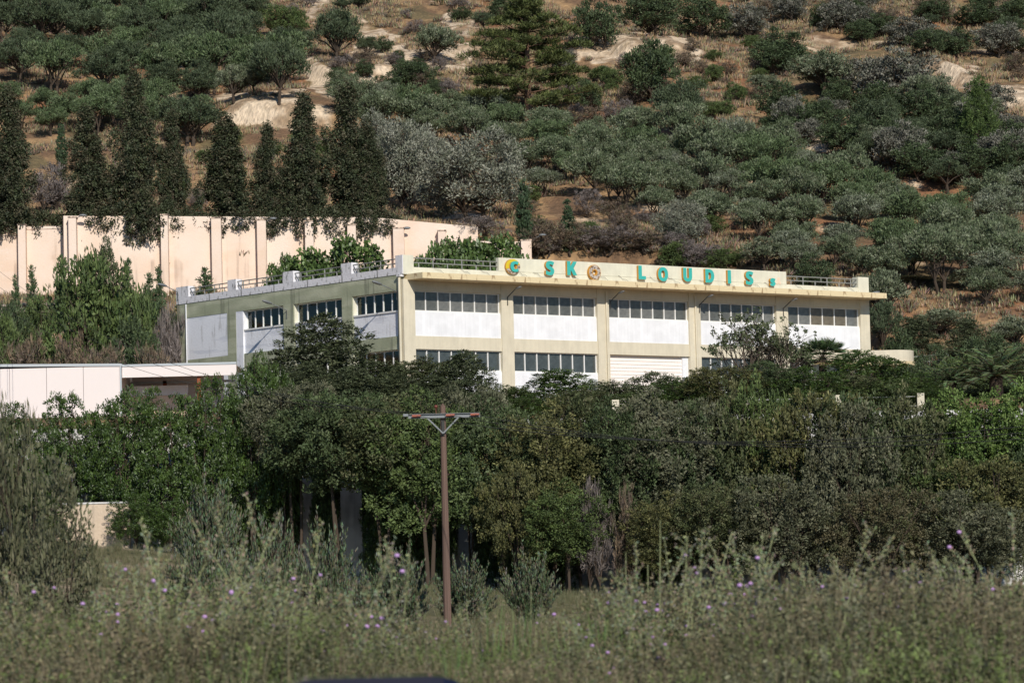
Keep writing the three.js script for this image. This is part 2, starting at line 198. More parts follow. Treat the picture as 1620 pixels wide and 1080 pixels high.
// ---------------------------------------------------------------- the factory building
const font = await new FontLoader().loadAsync('fonts/droid/droid_sans_bold.typeface.json');
const BASE = 11.2;
{
  const b = thing('factory_building', 'long two-storey cream and green factory with white panels and teal roof letters', 'building');
  b.position.set(-5.93, BASE, -195); b.rotation.y = FOOT.yaw;
  const T = 7.18, S = 6.05, B = 4.67, L = 3.94, LS = 2.81, B0 = 0.35, TOP = 7.738 + 0.05, LEN = 36, DEP = 22.5, z0 = -DEP;
  const fb = [[0.79, 6.93, 7], [7.79, 14.03, 7], [14.90, 21.11, 7], [22.0, 28.15, 7], [29.12, 35.22, 6]];
  const lb = [[0.55, 4.78], [5.76, 10.45], [11.47, 15.58]];
  // solid core with floors, so that the windows look into rooms
  part('floor_slab', bx(0.3, LEN - 0.3, -0.3, 0.2, z0 + 0.3, -0.3), M.inner, b); part('floor_slab', bx(0.3, LEN - 0.3, 3.96, 4.64, z0 + 0.3, -0.42), M.inner, b);
  part('roof_slab', bx(0.3, LEN - 0.3, 7.35, 7.78, z0 + 0.3, -0.42), M.inner, b);
  part('inner_wall', bx(7.0, 7.15, 0.2, 7.35, z0 + 0.5, -0.6), M.inner, b); part('inner_wall', bx(0.5, 7, 0.2, 7.35, -10.9, -10.8), M.inner, b);
  part('rear_wall', bx(0, LEN, -1, 8.46, z0 - 0.0, z0 + 0.3), M.cream, b); part('side_wall', bx(LEN - 0.3, LEN - 0.002, -1, 8.06, z0 + 0.31, -0.45), M.cream, b);
  // front: columns, beams
  const cols = [[-0.0, 0.79], [6.93, 7.79], [14.03, 14.90], [21.11, 22.0], [28.15, 29.12], [35.22, LEN]];
  for (const [a, c] of cols) part('column', bx(a + (a === 0 ? 0.004 : 0), c, -1.2, TOP, -0.45, 0), M.cream, b);
  for (const [a, c, n] of fb) {
    part('beam', bx(a + 0.002, c - 0.002, T, TOP, -0.42, -0.05), M.cream, b); part('beam', bx(a + 0.002, c - 0.002, L, B, -0.42, -0.05), M.cream, b);
    part('wall_panel', bx(a + 0.002, c - 0.002, B, S - 0.04, -0.4, -0.11), M.white, b);
    const isDoor = a === 14.90;
    if (!isDoor) part('wall_panel', bx(a + 0.002, c - 0.002, B0 - 1.2, LS - 0.04, -0.4, -0.11), M.white, b);
    for (const [y0, y1, up] of isDoor ? [[S, T, 1]] : [[S, T, 1], [LS, L, 0]]) {
      const g = [], w = c - a - 0.02, s = 0.055, x0 = a + 0.01;
      g.push(bx(x0, x0 + w, y0 - 0.04, y0 + 0.05, -0.3, -0.13), bx(x0, x0 + w, y1 - 0.05, y1 - 0.002, -0.3, -0.19));
      for (let k = 0; k <= n; k++) { const xx = x0 + (w - s) * k / n; g.push(bx(xx, xx + s, y0 + 0.05, y1 - 0.05, -0.3, -0.2)); }
      const win = part('window', g, M.frame, b);
      for (let k = 0; k < n; k++) { const xa = x0 + (w - s) * k / n + s, xb = x0 + (w - s) * (k + 1) / n; part('pane', bx(xa, xb, y0 + 0.05, y1 - 0.05, -0.27, -0.262), up ? (a > 29 && k > 1 && k < 5 ? M.dustyWarm : R0() < 0.35 ? M.dustyDark : M.dusty) : M.dustyBlue, win); }
    }
    if (isDoor) {
      const door = part('roller_door', bx(a + 0.05, c - 0.44, -0.2, L, -0.39, -0.36), M.shutter, b); part('door_guide', bx(a + 0.01, a + 0.06, -0.2, L - 0.002, -0.38, -0.2), M.white, door); part('door_guide', bx(c - 0.45, c - 0.01, -0.2, L - 0.002, -0.38, -0.2), M.white, door);
      const sg = bx(a + 0.062, c - 0.452, -0.095, 0.095, -0.015, 0.015); sg.rotateX(-0.16); for (let y = 0; y < L - 0.1; y += 0.2) { const sl = part('slat', sg, M.shutter, door); sl.position.set(0, y + 0.1, -0.32); }
    }
  }
  // canopy slab, parapet, sign board
  part('canopy', bx(0.3, 36.15, TOP - 0.05, 8.06, -0.3, 1.38), M.canopy, b);
  part('parapet', [bx(0.66, LEN - 0.9, 8.062, 8.47, -0.25, -0.02)], M.creamPale, b);
  part('sign_board', bx(6.8, 29.05, 8.472, 9.23, -0.25, 0.0), M.creamPale, b);
  part('parapet_post', bx(0.02, 0.75, 8.062, 9.13, -0.5, 0.012), M.creamPale, b); part('parapet_post', bx(35.1, LEN, 8.062, 9.14, -0.5, 0.0), M.creamPale, b);
  function railing(p0, p1, posts, hgt) {
    const g = [], a = V(...p0), c = V(...p1);
    for (const y of hgt) g.push(tube([a.clone().setY(y), c.clone().setY(y)], 0.035, 0.035, 6));
    for (let k = 0; k < posts; k++) { const q = a.clone().lerp(c, (k + 0.5) / posts); g.push(tube([q.clone().setY(8.4), q.clone().setY(k % 2 ? hgt[0] : hgt[1])], 0.035, 0.035, 6)); if (k % 2 === 0) g.push(tube([a.clone().lerp(c, (k + 1) / posts).setY(hgt[0]), a.clone().lerp(c, (k + 1) / posts).setY(hgt[1])], 0.028, 0.028, 6)); }
    part('railing', g, M.railMetal, b);
  }
  railing([0.7, 0, -0.14], [6.8, 0, -0.14], 6, [8.99, 8.73]); railing([29.05, 0, -0.14], [35.1, 0, -0.14], 6, [8.99, 8.73]);
  // left side
  const xl = 0;
  const lw = (name, za, zb, y0, y1, m, x0, x1 = 0.4, lab) => part(name, bx(x0, x1, y0, y1, -zb, -za), m, b, lab);
  for (const [a, c] of [[0.452, 0.55], [4.78, 5.76], [10.45, 11.47]]) lw('column', a, c, -1.2, T, M.green, xl);
  lw('beam', 0.452, DEP, T, 8.06, M.green, xl); lw('beam', 0.552, 15.58, L, B, M.green, xl + 0.04);
  lw('wall_panel', 15.582, 16.29, -1.2, T, M.whiteDirty, xl + 0.01, 0.4, 'white painted strip'); lw('column', 16.29, 17.19, -1.2, T, M.green, xl); lw('column', 21.55, DEP, -1.2, T, M.green, xl);
  lw('wall_panel', 17.192, 21.548, B, T - 0.002, M.whiteDirty, xl + 0.02, 0.4, 'large white boarded panel'); lw('beam', 17.192, 21.548, 3.55, B - 0.002, M.green, xl + 0.004); lw('wall_panel', 17.192, 21.548, -1.2, 3.548, M.whiteDirty, xl + 0.02);
  for (const [a, c] of lb) {
    lw('wall_panel', a + 0.002, c - 0.002, B, S - 0.04, M.whiteDirty, xl + 0.12); lw('wall_panel', a + 0.002, c - 0.002, -1.2, LS - 0.04, M.whiteDirty, xl + 0.12);
    for (const [y0, y1] of [[S, T], [LS, L]]) {
      const n = 5, w = c - a - 0.04, s = 0.07, g = [bx(0.06, 0.36, y0 - 0.038, y0 + 0.05, -c + 0.02, -a - 0.02), bx(0.3, 0.36, y1 - 0.06, y1 - 0.003, -c + 0.02, -a - 0.02)];
      for (let k = 0; k <= n; k++) { const zz = -c + 0.02 + (w - s) * k / n; g.push(bx(0.28, 0.36, y0 + 0.05, y1 - 0.06, zz, zz + s)); }
      const win = part('window', g, M.frame, b);
      for (let k = 0; k < n; k++) { const za = -c + 0.02 + (w - s) * k / n + s, zb = -c + 0.02 + (w - s) * (k + 1) / n; const pn = part('pane', bx(-0.004, 0.004, 0, y1 - y0 - 0.12, 0, zb - za), M.glass, win); pn.position.set(0.33, y0 + 0.055, za); if (y0 === LS && a === 11.47 && k === 1) { pn.rotation.x = 0.12; pn.position.x = 0.22; } }
      part('window_jamb', bx(0.05, 0.3, y0 + 0.05, y1, -c + 0.003, -c + 0.03), y0 === S && a === 11.47 ? M.white : M.creamPale, win);
    }
  }
  // white dirty parapet with posts on the left side
  part('parapet', bx(-0.03, 0.22, 8.062, 8.46, -DEP, -0.5), M.parapet, b, 'stained white parapet band');
  for (const [a, c] of [[0.505, 0.62], [4.74, 5.72], [10.38, 11.42], [16.19, 17.05], [21.2, DEP]]) part('parapet_post', bx(-0.034, 0.42, a < 1 ? 8.462 : 8.462, 9.1, -c, -a), M.parapet, b);
  part('parapet_post', bx(-0.036, 0.018, 8.07, 9.12, -0.62, 0.01), M.parapet, b);
  for (const [a, c] of [[0.62, 4.74], [5.72, 10.38], [11.42, 16.19], [17.05, 21.2]]) railing([0.1, 0, -a], [0.1, 0, -c], 4, [8.95, 8.70]);
  // drainpipes
  const pipe = (pts, r = 0.06) => { const p = part('drainpipe', tube(pts, r, r, 8), M.cream, b); return p; };
  pipe([V(-0.1, 7.95, -0.22), V(-0.1, -1, -0.22)], 0.075); part('gutter_box', bx(-0.2, 0.1, 7.93, 8.05, -0.35, -0.08), M.parapet, b);
  part('drainpipe', tube([V(-0.05, 8.0, -21.45), V(-0.05, -1, -21.45)], 0.04, 0.04, 6), M.white, b);
  for (const u of [14.66, 21.56]) pipe([V(u, 7.6, 0.07), V(u + 0.02, 5, 0.07), V(u + 0.02, -1, 0.07)]);
  // street-lamp style wall lamps
  function lamp(base, tip, headDir, am = M.steel, hs = 1) {
    const A = V(...base), Q = V(...tip), l = part('wall_lamp', [tube([A.clone().add(V(0, -0.45, 0)), A, Q], 0.03, 0.025, 6)], am, b), hd = V(...headDir).normalize();
    const h = new THREE.SphereGeometry(0.17, 12, 8); h.scale(0.8 * hs, 0.5 * hs, 2.1 * hs); h.lookAt(hd); h.translate(Q.x + hd.x * 0.25, Q.y + hd.y * 0.25, Q.z + hd.z * 0.25); part('lamp_head', h, M.steel, l);
  }
  lamp([-0.03, 6.87, -11.09], [-1.15, 7.25, -11.09], [-1, 0.25, 0]); lamp([-0.03, 7.12, -0.55], [-1.15, 7.5, -0.55], [-1, 0.25, 0]); lamp([-0.06, 8.8, -22.3], [-0.9, 9.15, -22.3], [-1, 0.2, 0]);
  for (const u of [7.36, 15.0, 21.9, 28.7]) lamp([u, 7.0, 0.03], [u + 0.05, 7.42, 0.7], [0.05, 0.2, 1], M.dark, 0.75);
  lamp([LEN - 0.1, 7.6, -0.8], [LEN + 0.7, 8.2, -0.5], [1, 0.2, 0.4]);
  // teal letters with ochre returns
  function letter(ch, u, y, size, sx, face = M.teal, side = M.orange, nm = 'sign_letter') {
    if (ch === 'I') { const l = part(nm, bx(-0.13, 0.13, -0.4, 0.4, 0, 0.138), side, b, 'letter I'); l.position.set(u, y, 0.03); part('letter_face', bx(-0.13, 0.13, -0.4, 0.4, 0.139, 0.152), face, l); return l; }
    const g = new TextGeometry(ch, { font, size, depth: 0.13, curveSegments: 8, bevelEnabled: true, bevelThickness: 0.004, bevelSize: 0.035, bevelSegments: 1 }); g.computeBoundingBox(); const c = g.boundingBox.getCenter(V(0, 0, 0)); g.translate(-c.x, -c.y, 0); g.scale(sx, 1, 1);
    const f = new TextGeometry(ch, { font, size, depth: 0.012, curveSegments: 8, bevelEnabled: true, bevelThickness: 0.002, bevelSize: 0.034, bevelSegments: 1 }); f.translate(-c.x, -c.y, 0.14); f.scale(sx, 1, 1);
    const l = part(nm, g, side, b, 'letter ' + ch); l.position.set(u, y, 0.03); part('letter_face', f, face, l); return l;
  }
  for (const [ch, u, y, sx] of [['S', 10.41, 8.75, 1.2], ['K', 12.05, 8.80, 1.15], ['L', 17.37, 8.75, 1.15], ['O', 18.99, 8.71, 1.05], ['U', 20.92, 8.75, 1.1], ['D', 22.67, 8.74, 1.1], ['I', 24.24, 8.74, 1], ['S', 25.87, 8.73, 1.2]]) letter(ch, u, y, 0.74, sx);
  letter('s', 27.77, 8.55, 0.52, 1.2);
  const gh = letter('A', 28.4, 8.66, 0.34, 1, M.ghost, M.ghost, 'letter_trace'); gh.userData.label = 'faint trace of a lost letter'; gh.scale.z = 0.06; gh.position.z = 0.004;
  const ring = (r1, r2, d, a0 = 0, a1 = Math.PI * 2) => { const s = new THREE.Shape(); s.absarc(0, 0, r1, a0, a1); if (a1 - a0 > 6.2) { const h = new THREE.Path(); h.absarc(0, 0, r2, 0, Math.PI * 2, true); s.holes.push(h); } else s.absarc(0, 0, r2, a1, a0, true); return new THREE.ExtrudeGeometry(s, { depth: d, bevelEnabled: false, curveSegments: 20 }); };
  const em = part('sign_emblem', ring(0.5, 0.2, 0.1), M.orange, b, 'round emblem with a teal C'); em.position.set(7.72, 8.74, 0.03); em.scale.set(1.05, 0.86, 1);
  const e1 = part('emblem_ring', ring(0.49, 0.3, 0.02, 0.3, 3.5), M.yellow, em); e1.position.z = 0.102; const e2 = part('emblem_ring', ring(0.49, 0.3, 0.02, 3.55, 6.5), M.wornFace, em); e2.position.z = 0.102;
  const ec = new TextGeometry('C', { font, size: 0.62, depth: 0.06, bevelEnabled: true, bevelThickness: 0.004, bevelSize: 0.04, bevelSegments: 1 }); ec.computeBoundingBox(); const ecc = ec.boundingBox.getCenter(V(0, 0, 0)); ec.translate(-ecc.x + 0.07, -ecc.y, 0.13); part('letter_face', ec, M.teal, em);
  const oo = part('sign_letter', ring(0.46, 0.14, 0.15), M.orange, b, 'letter O that has lost its teal face'); oo.position.set(13.75, 8.63, 0.03); oo.scale.set(1.0, 0.95, 1); const of = part('letter_face', ring(0.43, 0.2, 0.01), M.wornFace, oo); of.position.z = 0.152;
  // loose cables hanging across the sign board
  const rr = rng(5); const cg = []; for (let k = 0; k < 17; k++) { const u = 1.2 + k * 2 + rr(), pts = []; for (let i = 0; i <= 6; i++) pts.push(V(u + i * 0.16, 8.5 - i * 0.065 + 0.05 * Math.sin(i * 2 + k) + (k % 3 === 0 ? 0.1 : 0), 0.02 + 0.012 * i)); cg.push(tube(pts, 0.008, 0.008, 4)); }
  part('sign_cable', cg, M.dark, b).userData.kind = 'stuff';
}
console.log('building done');
// porch at the right end
{
  const t = thing('porch', 'small rounded cream porch roof on a post beside the factory', 'porch');
  const p = at(1402, 600, 214); t.position.set(p.x, H2(p.x, 214), -214);
  const top = at(1402, 556, 214).y - t.position.y, bot = at(1402, 580, 214).y - t.position.y;
  const s = new THREE.Shape(); s.moveTo(-2.6, -1.5); s.lineTo(0.3, -1.5); s.absarc(0.3, 0, 1.5, -Math.PI / 2, Math.PI / 2); s.lineTo(-2.6, 1.5);
  const mk = (h, sc) => { const g = new THREE.ExtrudeGeometry(s, { depth: h, bevelEnabled: false, curveSegments: 16 }); g.rotateX(-Math.PI / 2); g.scale(sc, 1, sc); return g; };
  const g1 = mk(top - bot - 0.25, 0.96); g1.translate(0, bot + 0.25, 0); part('fascia', g1, M.cream, t); const g2 = mk(0.24, 1); g2.translate(0, bot, 0); part('roof_slab', g2, M.canopy, t);
  const c = new THREE.CylinderGeometry(0.28, 0.28, bot + 0.6, 16); c.translate(0.55, bot / 2 - 0.3, 0.6); part('post', c, M.cream, t); const c2 = c.clone(); c2.translate(-2.4, 0, 0); part('post', c2, M.cream, t);
}

// ---------------------------------------------------------------- shed on the left
{
  const s = thing('metal_shed', 'low white panel-clad shed in front of the pink wall', 'shed');
  const y0 = H2(-24, 190); s.position.set(-21.3, y0, -192);
  const top = 14.35 - y0, W = 22, n = 11;
  for (let k = 0; k < n; k++) part('wall_panel', bx(-(k + 1) * W / n + 0.012, -k * W / n - 0.012, -0.5, top, -0.1, 0), M.metalPanel, s);
  for (let k = 0; k < 4; k++) part('wall_panel', bx(-0.1, -0.002, -0.5, top, -0.12 - (k + 1) * 2, -0.13 - k * 2), M.metalPanel, s);
  part('backing', bx(-W, -0.12, -0.5, top - 0.02, -8, -0.12), M.metalPanel, s);
  const rf = part('roof_trim', bx(-W, 0.06, top, top + 0.14, -8.1, 0.06), M.trimGrey, s); rf.rotation.z = -0.018;
  part('corner_trim', bx(0.0, 0.08, -0.5, top - 0.01, -0.1, 0.08), M.trimGrey, s);
  // open bay: fascia beam reaching to the factory
  part('fascia', bx(0.1, 6.3, top - 0.62, top - 0.03, -0.28, -0.1), M.metalPanel, s); part('fascia_trim', bx(0.1, 6.3, top - 0.028, top + 0.09, -0.3, -0.06), M.trimGrey, s);
  part('roof_sheet', bx(0.1, 6.3, top - 0.1, top - 0.032, -7, -0.29), M.metalPanel, s); part('post', bx(4.15, 4.35, -0.5, top - 0.6, -0.35, -0.29), M.rust, s, 'rusty steel post'); part('post', bx(1.9, 2.1, -0.5, top - 0.6, -4.35, -4.2), M.rust, s);
  part('rear_panel', bx(0.1, 5.2, -0.5, top - 0.12, -5.2, -5.1), M.metalPanel, s); part('purlin', bx(0.1, 6.2, top - 0.75, top - 0.62, -4.4, -4.2), M.trimGrey, s);
  part('low_wall', [bx(0.1, 3.4, -0.5, top - 1.5, -3.0, -2.8)], M.pink, s); part('low_wall', [bx(0.1, 3.4, top - 1.48, top - 0.95, -2.98, -2.8)], M.white, s);
}

// ---------------------------------------------------------------- pink retaining wall
{
  const w = thing('pink_retaining_wall', 'tall peach-pink buttressed retaining wall on the slope behind the factory', 'wall'); w.position.set(0, 0, 0);
  function seg(a, c, topA, topC, bot, name, m = M.pink, t = 0.5) { // a, c: [x, d]
    const len = Math.hypot(c[0] - a[0], c[1] - a[1]), s = new THREE.Shape(); s.moveTo(0, bot); s.lineTo(len, bot); s.lineTo(len, topC); s.lineTo(0, topA); s.closePath();
    const g = new THREE.ExtrudeGeometry(s, { depth: t, bevelEnabled: false }); g.translate(0, 0, -t); g.rotateY(Math.atan2(c[1] - a[1], c[0] - a[0])); g.translate(a[0], 0, -a[1]); return part(name, g, m, w);
  }
  seg([-70, 241.4], [-30.3, 241.4], 27.6, 27.05, 18, 'wall_section'); seg([-30.3, 240.0], [-9.5, 244.8], 27.73, 27.62, 18, 'wall_section'); seg([-9.5, 244.8], [-2.2, 246.5], 27.62, 26.95, 18, 'wall_section'); seg([-2.2, 246.5], [1.25, 247.3], 25.95, 25.9, 18, 'wall_section');
  seg([-70, 241.35], [-30.3, 241.35], 27.72, 27.17, 27.0, 'coping', M.pink, 0.6);
  const pd = x => lerp(240.0, 247.3, (x + 30.3) / 31.55);
  for (const [pa, pb, pt] of [[107, 117, 346], [253, 262, 342], [333, 346, 347], [405, 417, 350], [481, 492, 352], [548, 559, 358], [620, 635, 363], [691, 701, 367], [822, 836, 382], [20, 30, 358]]) {
    const x0 = at(pa, 400, pd(at(pa, 400, 243).x)).x, x1 = at(pb, 400, pd(at(pb, 400, 243).x)).x, d = pa < 100 ? 241.4 : pd((x0 + x1) / 2), y = at(pa, pt, d).y;
    part('buttress', bx(x0 + 0.12, x1 + 0.22, 18, y, -d - 0.3, -d + 0.7), M.pink, w); part('buttress_cap', bx(x0 + 0.08, x1 + 0.26, y, y + 0.08, -d - 0.3, -d + 0.74), M.pinkStain, w);
  }
  for (const [px, py] of [[127, 342], [428, 347], [640, 362], [855, 373]]) { const d = pd(at(px, py, 243).x) - 0.6, p = at(px, py, d); const l = part('wall_lamp', tube([V(p.x - 0.75, p.y - 0.45, p.z - 0.5), V(p.x - 0.3, p.y - 0.12, p.z), V(p.x, p.y, p.z + 0.1)], 0.03, 0.03, 5), M.steel, w); const h = new THREE.SphereGeometry(0.16, 10, 6); h.scale(1.7, 0.6, 1); h.translate(p.x + 0.15, p.y + 0.05, p.z + 0.1); part('lamp_head', h, M.steel, l); }
}
// ---------------------------------------------------------------- grey retaining wall under the factory terrace
{
  const w = thing('terrace_wall', 'high grey concrete retaining wall hung with creepers below the factory', 'wall');
  const g = [], L = 12;
  for (let x = -60; x < 60; x += L) { const a = [x, wallD(x)], c = [x + L, wallD(x + L)]; const b = bx(0, L - 0.02, -1, 9.9, 0, 0.4); b.rotateY(Math.atan2(c[1] - a[1], L)); b.translate(a[0], 0, -a[1] - 0.38); part('wall_section', b, M.greyWall, w); }
  for (const [px, hw] of [[487, 0.22], [556, 0.5], [737, 0.36], [957, 0.42], [1105, 0.5], [1245, 0.5], [330, 0.4]]) { const x = at(px, 830, 168).x, b = bx(-hw, hw, -1, 9.6, 0, 0.75); b.translate(x, 0, -wallD(x)); part('pilaster', b, M.greyWall, w); }
  const f = thing('terrace_fence', 'cream concrete posts with grey pipe rails along the terrace edge', 'fence');
  const xs = [4.89, 11.35, 15.55, 19.6];
  xs.forEach((x, i) => { const d = wallD(x) + 0.6; part('post', bx(x - 0.17, x + 0.17, 9.6, 10.75, -d - 0.17, -d + 0.17), M.cream, f); if (i > 1) { const q = xs[i - 1], dq = wallD(q) + 0.6; for (const y of [10.6, 10.15]) part('rail', tube([V(q, y, -dq), V(x, y, -d)], 0.028, 0.028, 6), M.railMetal, f); } });
}
// pale garden wall low on the left
{
  const t = thing('low_rendered_wall', 'low sunlit beige rendered wall under the dark hedge', 'wall'); const p = at(150, 852, 162);
  t.position.set(p.x, H1(p.x, 162), -162); part('wall_body', bx(-3.4, 1.6, -1, 1.9, -0.35, 0), M.beige, t); part('coping', bx(-3.44, 1.64, 1.9, 1.98, -0.38, 0.04), M.greyWall, t);
}
// stone terrace walls left of the building
function stoneWall(label, pxa, pya, pxb, pyb, hgt, d) {
  const t = thing('stone_wall', label, 'wall'); const a = at(pxa, pya, d), c = at(pxb, pyb, d); const r = rng(pxa + 31 + pyb), g = [], len = c.x - a.x; t.position.set(a.x, H2(a.x, d), -d);
  const y0 = -0.4; for (let y = y0; y < hgt; y += 0.24) for (let x = -r() * 0.3; x < len;) { const w = 0.25 + r() * 0.3, s = new THREE.IcosahedronGeometry(0.5, 1); s.scale(w * 1.1, 0.30, 0.5); s.rotateZ((r() - 0.5) * 0.3); s.translate(x + w / 2, y + 0.12 + (H2(a.x + x, d) - H2(a.x, d)), (r() - 0.5) * 0.1); g.push(s); x += w; }
  part('stone', g, M.stone, t).userData.kind = 'stuff'; part('wall_core', bx(0, len, y0, hgt - 0.1, -0.9, -0.1), M.stone, t);
}
M.stone = mat({ map: rep(tex(128, (u, v) => { const n = fbm(u * 10, v * 10, 4, 501, 10); return mix3([0.66, 0.61, 0.56], [0.45, 0.41, 0.37], n); }), 1, 1), roughness: 1 });
stoneWall('long dry-stone terrace wall just below the pink wall', -60, 505, 250, 500, 1.1, 234); stoneWall('lower dry-stone terrace wall above the white shed', -60, 532, 130, 528, 0.9, 221); stoneWall('dry-stone wall with railing beyond the porch', 1425, 590, 1520, 585, 1.0, 217);
{ const f = thing('stone_wall_rail', 'grey pipe railing on the stone wall beyond the porch', 'railing'); const a = at(1428, 566, 216.6), c = at(1500, 560, 216.6); for (const k of [0, 0.35]) part('rail', tube([V(a.x, a.y - k, a.z), V(c.x, c.y - k, c.z)], 0.04, 0.04, 5), M.railMetal, f); for (let i = 0; i < 6; i++) { const q = a.clone().lerp(c, i / 5); part('post', tube([q, V(q.x, H2(q.x, 216.6), q.z)], 0.04, 0.04, 5), M.railMetal, f); } }
console.log('walls done');

// ---------------------------------------------------------------- foliage
class Leaves {
  constructor(max) { this.P = new Float32Array(max * 12); this.C = new Float32Array(max * 12); this.N = new Float32Array(max * 12); this.n = 0; this.max = max; }
  add(x, y, z, ax, ay, az, len, wid, c, r) {
    if (this.n >= this.max) return;
    // axis a, random side s perpendicular to it
    let rx = r() - 0.5, ry = r() - 0.5, rz = r() - 0.5; let l = Math.hypot(ax, ay, az) || 1; ax /= l; ay /= l; az /= l;
    let sx = ay * rz - az * ry, sy = az * rx - ax * rz, sz = ax * ry - ay * rx; l = Math.hypot(sx, sy, sz) || 1; sx /= l; sy /= l; sz /= l;
    let nx = ay * sz - az * sy, ny = az * sx - ax * sz, nz = ax * sy - ay * sx;
    const o = this.n * 12, P = this.P, h = len * 0.45, w = wid / 2, k = wid * 0.18;
    P[o] = x; P[o + 1] = y; P[o + 2] = z;
    P[o + 3] = x + ax * h + sx * w + nx * k; P[o + 4] = y + ay * h + sy * w + ny * k; P[o + 5] = z + az * h + sz * w + nz * k;
    P[o + 6] = x + ax * len; P[o + 7] = y + ay * len; P[o + 8] = z + az * len;
    P[o + 9] = x + ax * h - sx * w + nx * k; P[o + 10] = y + ay * h - sy * w + ny * k; P[o + 11] = z + az * h - sz * w + nz * k;
    for (let i = 0; i < 4; i++) { this.C.set(c, o + i * 3); this.N[o + i * 3] = nx; this.N[o + i * 3 + 1] = ny; this.N[o + i * 3 + 2] = nz; }
    this.n++;
  }
  build() {
    const g = new THREE.BufferGeometry(), n = this.n, I = new Uint32Array(n * 6); for (let i = 0; i < n; i++) I.set([i * 4, i * 4 + 2, i * 4 + 1, i * 4, i * 4 + 3, i * 4 + 2], i * 6);
    g.setAttribute('position', new THREE.BufferAttribute(this.P.slice(0, n * 12), 3)); g.setAttribute('normal', new THREE.BufferAttribute(this.N.slice(0, n * 12), 3)); g.setAttribute('color', new THREE.BufferAttribute(this.C.slice(0, n * 12), 3)); g.setIndex(new THREE.BufferAttribute(I, 1)); return g;
  }
}
const gauss = r => (r() + r() + r() - 1.5) * 1.2;
function dirOn(r) { const z = r() * 2 - 1, t = r() * 6.2832, s = Math.sqrt(1 - z * z); return [s * Math.cos(t), z, s * Math.sin(t)]; }
// o: lobes [[x,y,z,rx,ry,rz]], leaves, per (leaves per clump), rc clump radius, len, wid, cols [[r,g,b]...], up, out, rnd (axis mix), low: lowest direction, inner
function foliage(o, seed) {
  const r = rng(seed), L = new Leaves(o.leaves + 10), area = o.lobes.map(l => l[3] * l[4] + l[4] * l[5] + l[3] * l[5]), tot = area.reduce((a, b) => a + b, 0);
  o.lobes.forEach((l, li) => {
    const nc = Math.max(1, Math.round(o.leaves / o.per * area[li] / tot));
    for (let k = 0; k < nc; k++) {
      let d = dirOn(r); if (d[1] < (o.low ?? -0.5)) d[1] = -d[1] * 0.6;
      const bump = 0.86 + 0.3 * vnoise(d[0] * 2.3 + seed, d[1] * 2.3 + d[2] * 2.7 + li * 7, seed), q = (r() < (o.inner ?? 0.2) ? 0.35 + 0.45 * r() : 0.84 + 0.18 * r()) * bump;
      const cx = l[0] + d[0] * l[3] * q, cy = l[1] + d[1] * l[4] * q, cz = l[2] + d[2] * l[5] * q, col = o.cols[Math.floor(r() * o.cols.length)], tone = 0.75 + 0.5 * r(), rc = o.rc * (0.6 + 0.8 * r());
      const bx_ = d[0] * (o.out ?? 0.6) + gauss(r) * 0.5, by_ = d[1] * (o.out ?? 0.6) + (o.up ?? 0.4), bz_ = d[2] * (o.out ?? 0.6) + gauss(r) * 0.5;
      for (let j = 0; j < o.per; j++) {
        const e = dirOn(r), m = rc * Math.cbrt(r()), t = tone * (0.8 + 0.4 * r()), s = 0.7 + 0.6 * r(), rn = o.rnd ?? 0.8;
        L.add(cx + e[0] * m, cy + e[1] * m * (o.flat ?? 0.8), cz + e[2] * m, bx_ + (r() - 0.5) * 2 * rn, by_ + (r() - 0.5) * 2 * rn, bz_ + (r() - 0.5) * 2 * rn, o.len * s, o.wid * s, [col[0] * t, col[1] * t, col[2] * t], r);
      }
    }
  });
  return L.build();
}
function limbs(o, seed) { // trunk up to h, then limbs into the lobes
  const r = rng(seed + 99), g = []; const n = o.stems ?? 1;
  for (let k = 0; k < n; k++) {
    const lean = o.lean ?? 0.15, a = k / n * 6.28 + r(), b0 = V(n > 1 ? Math.cos(a) * 0.15 : 0, -0.4, n > 1 ? Math.sin(a) * 0.15 : 0), top = V((r() - 0.5) * 2 * lean + Math.cos(a) * (n > 1 ? 0.5 : 0), o.h, (r() - 0.5) * 2 * lean + Math.sin(a) * (n > 1 ? 0.5 : 0));
    const mid = b0.clone().lerp(top, 0.5).add(V((r() - 0.5) * 0.2, 0, (r() - 0.5) * 0.2)); g.push(tube([b0, mid, top], o.r, o.r * 0.7, 7));
    for (let i = k; i < o.lobes.length; i += n) { const l = o.lobes[i], e = V(l[0] + (r() - 0.5) * 0.3, l[1] + l[4] * 0.25, l[2]), m = top.clone().lerp(e, 0.5).add(V((r() - 0.5) * 0.5, (r() - 0.3) * 0.4, (r() - 0.5) * 0.5)); g.push(tube([top.clone(), m, e], o.r * 0.55, o.r * 0.12, 5)); for (let q = 0; q < 2; q++) { const d = dirOn(r); g.push(tube([m, V(l[0] + d[0] * l[3] * 0.8, l[1] + Math.abs(d[1]) * l[4] * 0.7, l[2] + d[2] * l[5] * 0.8)], o.r * 0.25, o.r * 0.06, 4)); } }
  }
  return mergeGeometries(g.map(x => x.toNonIndexed()));
}
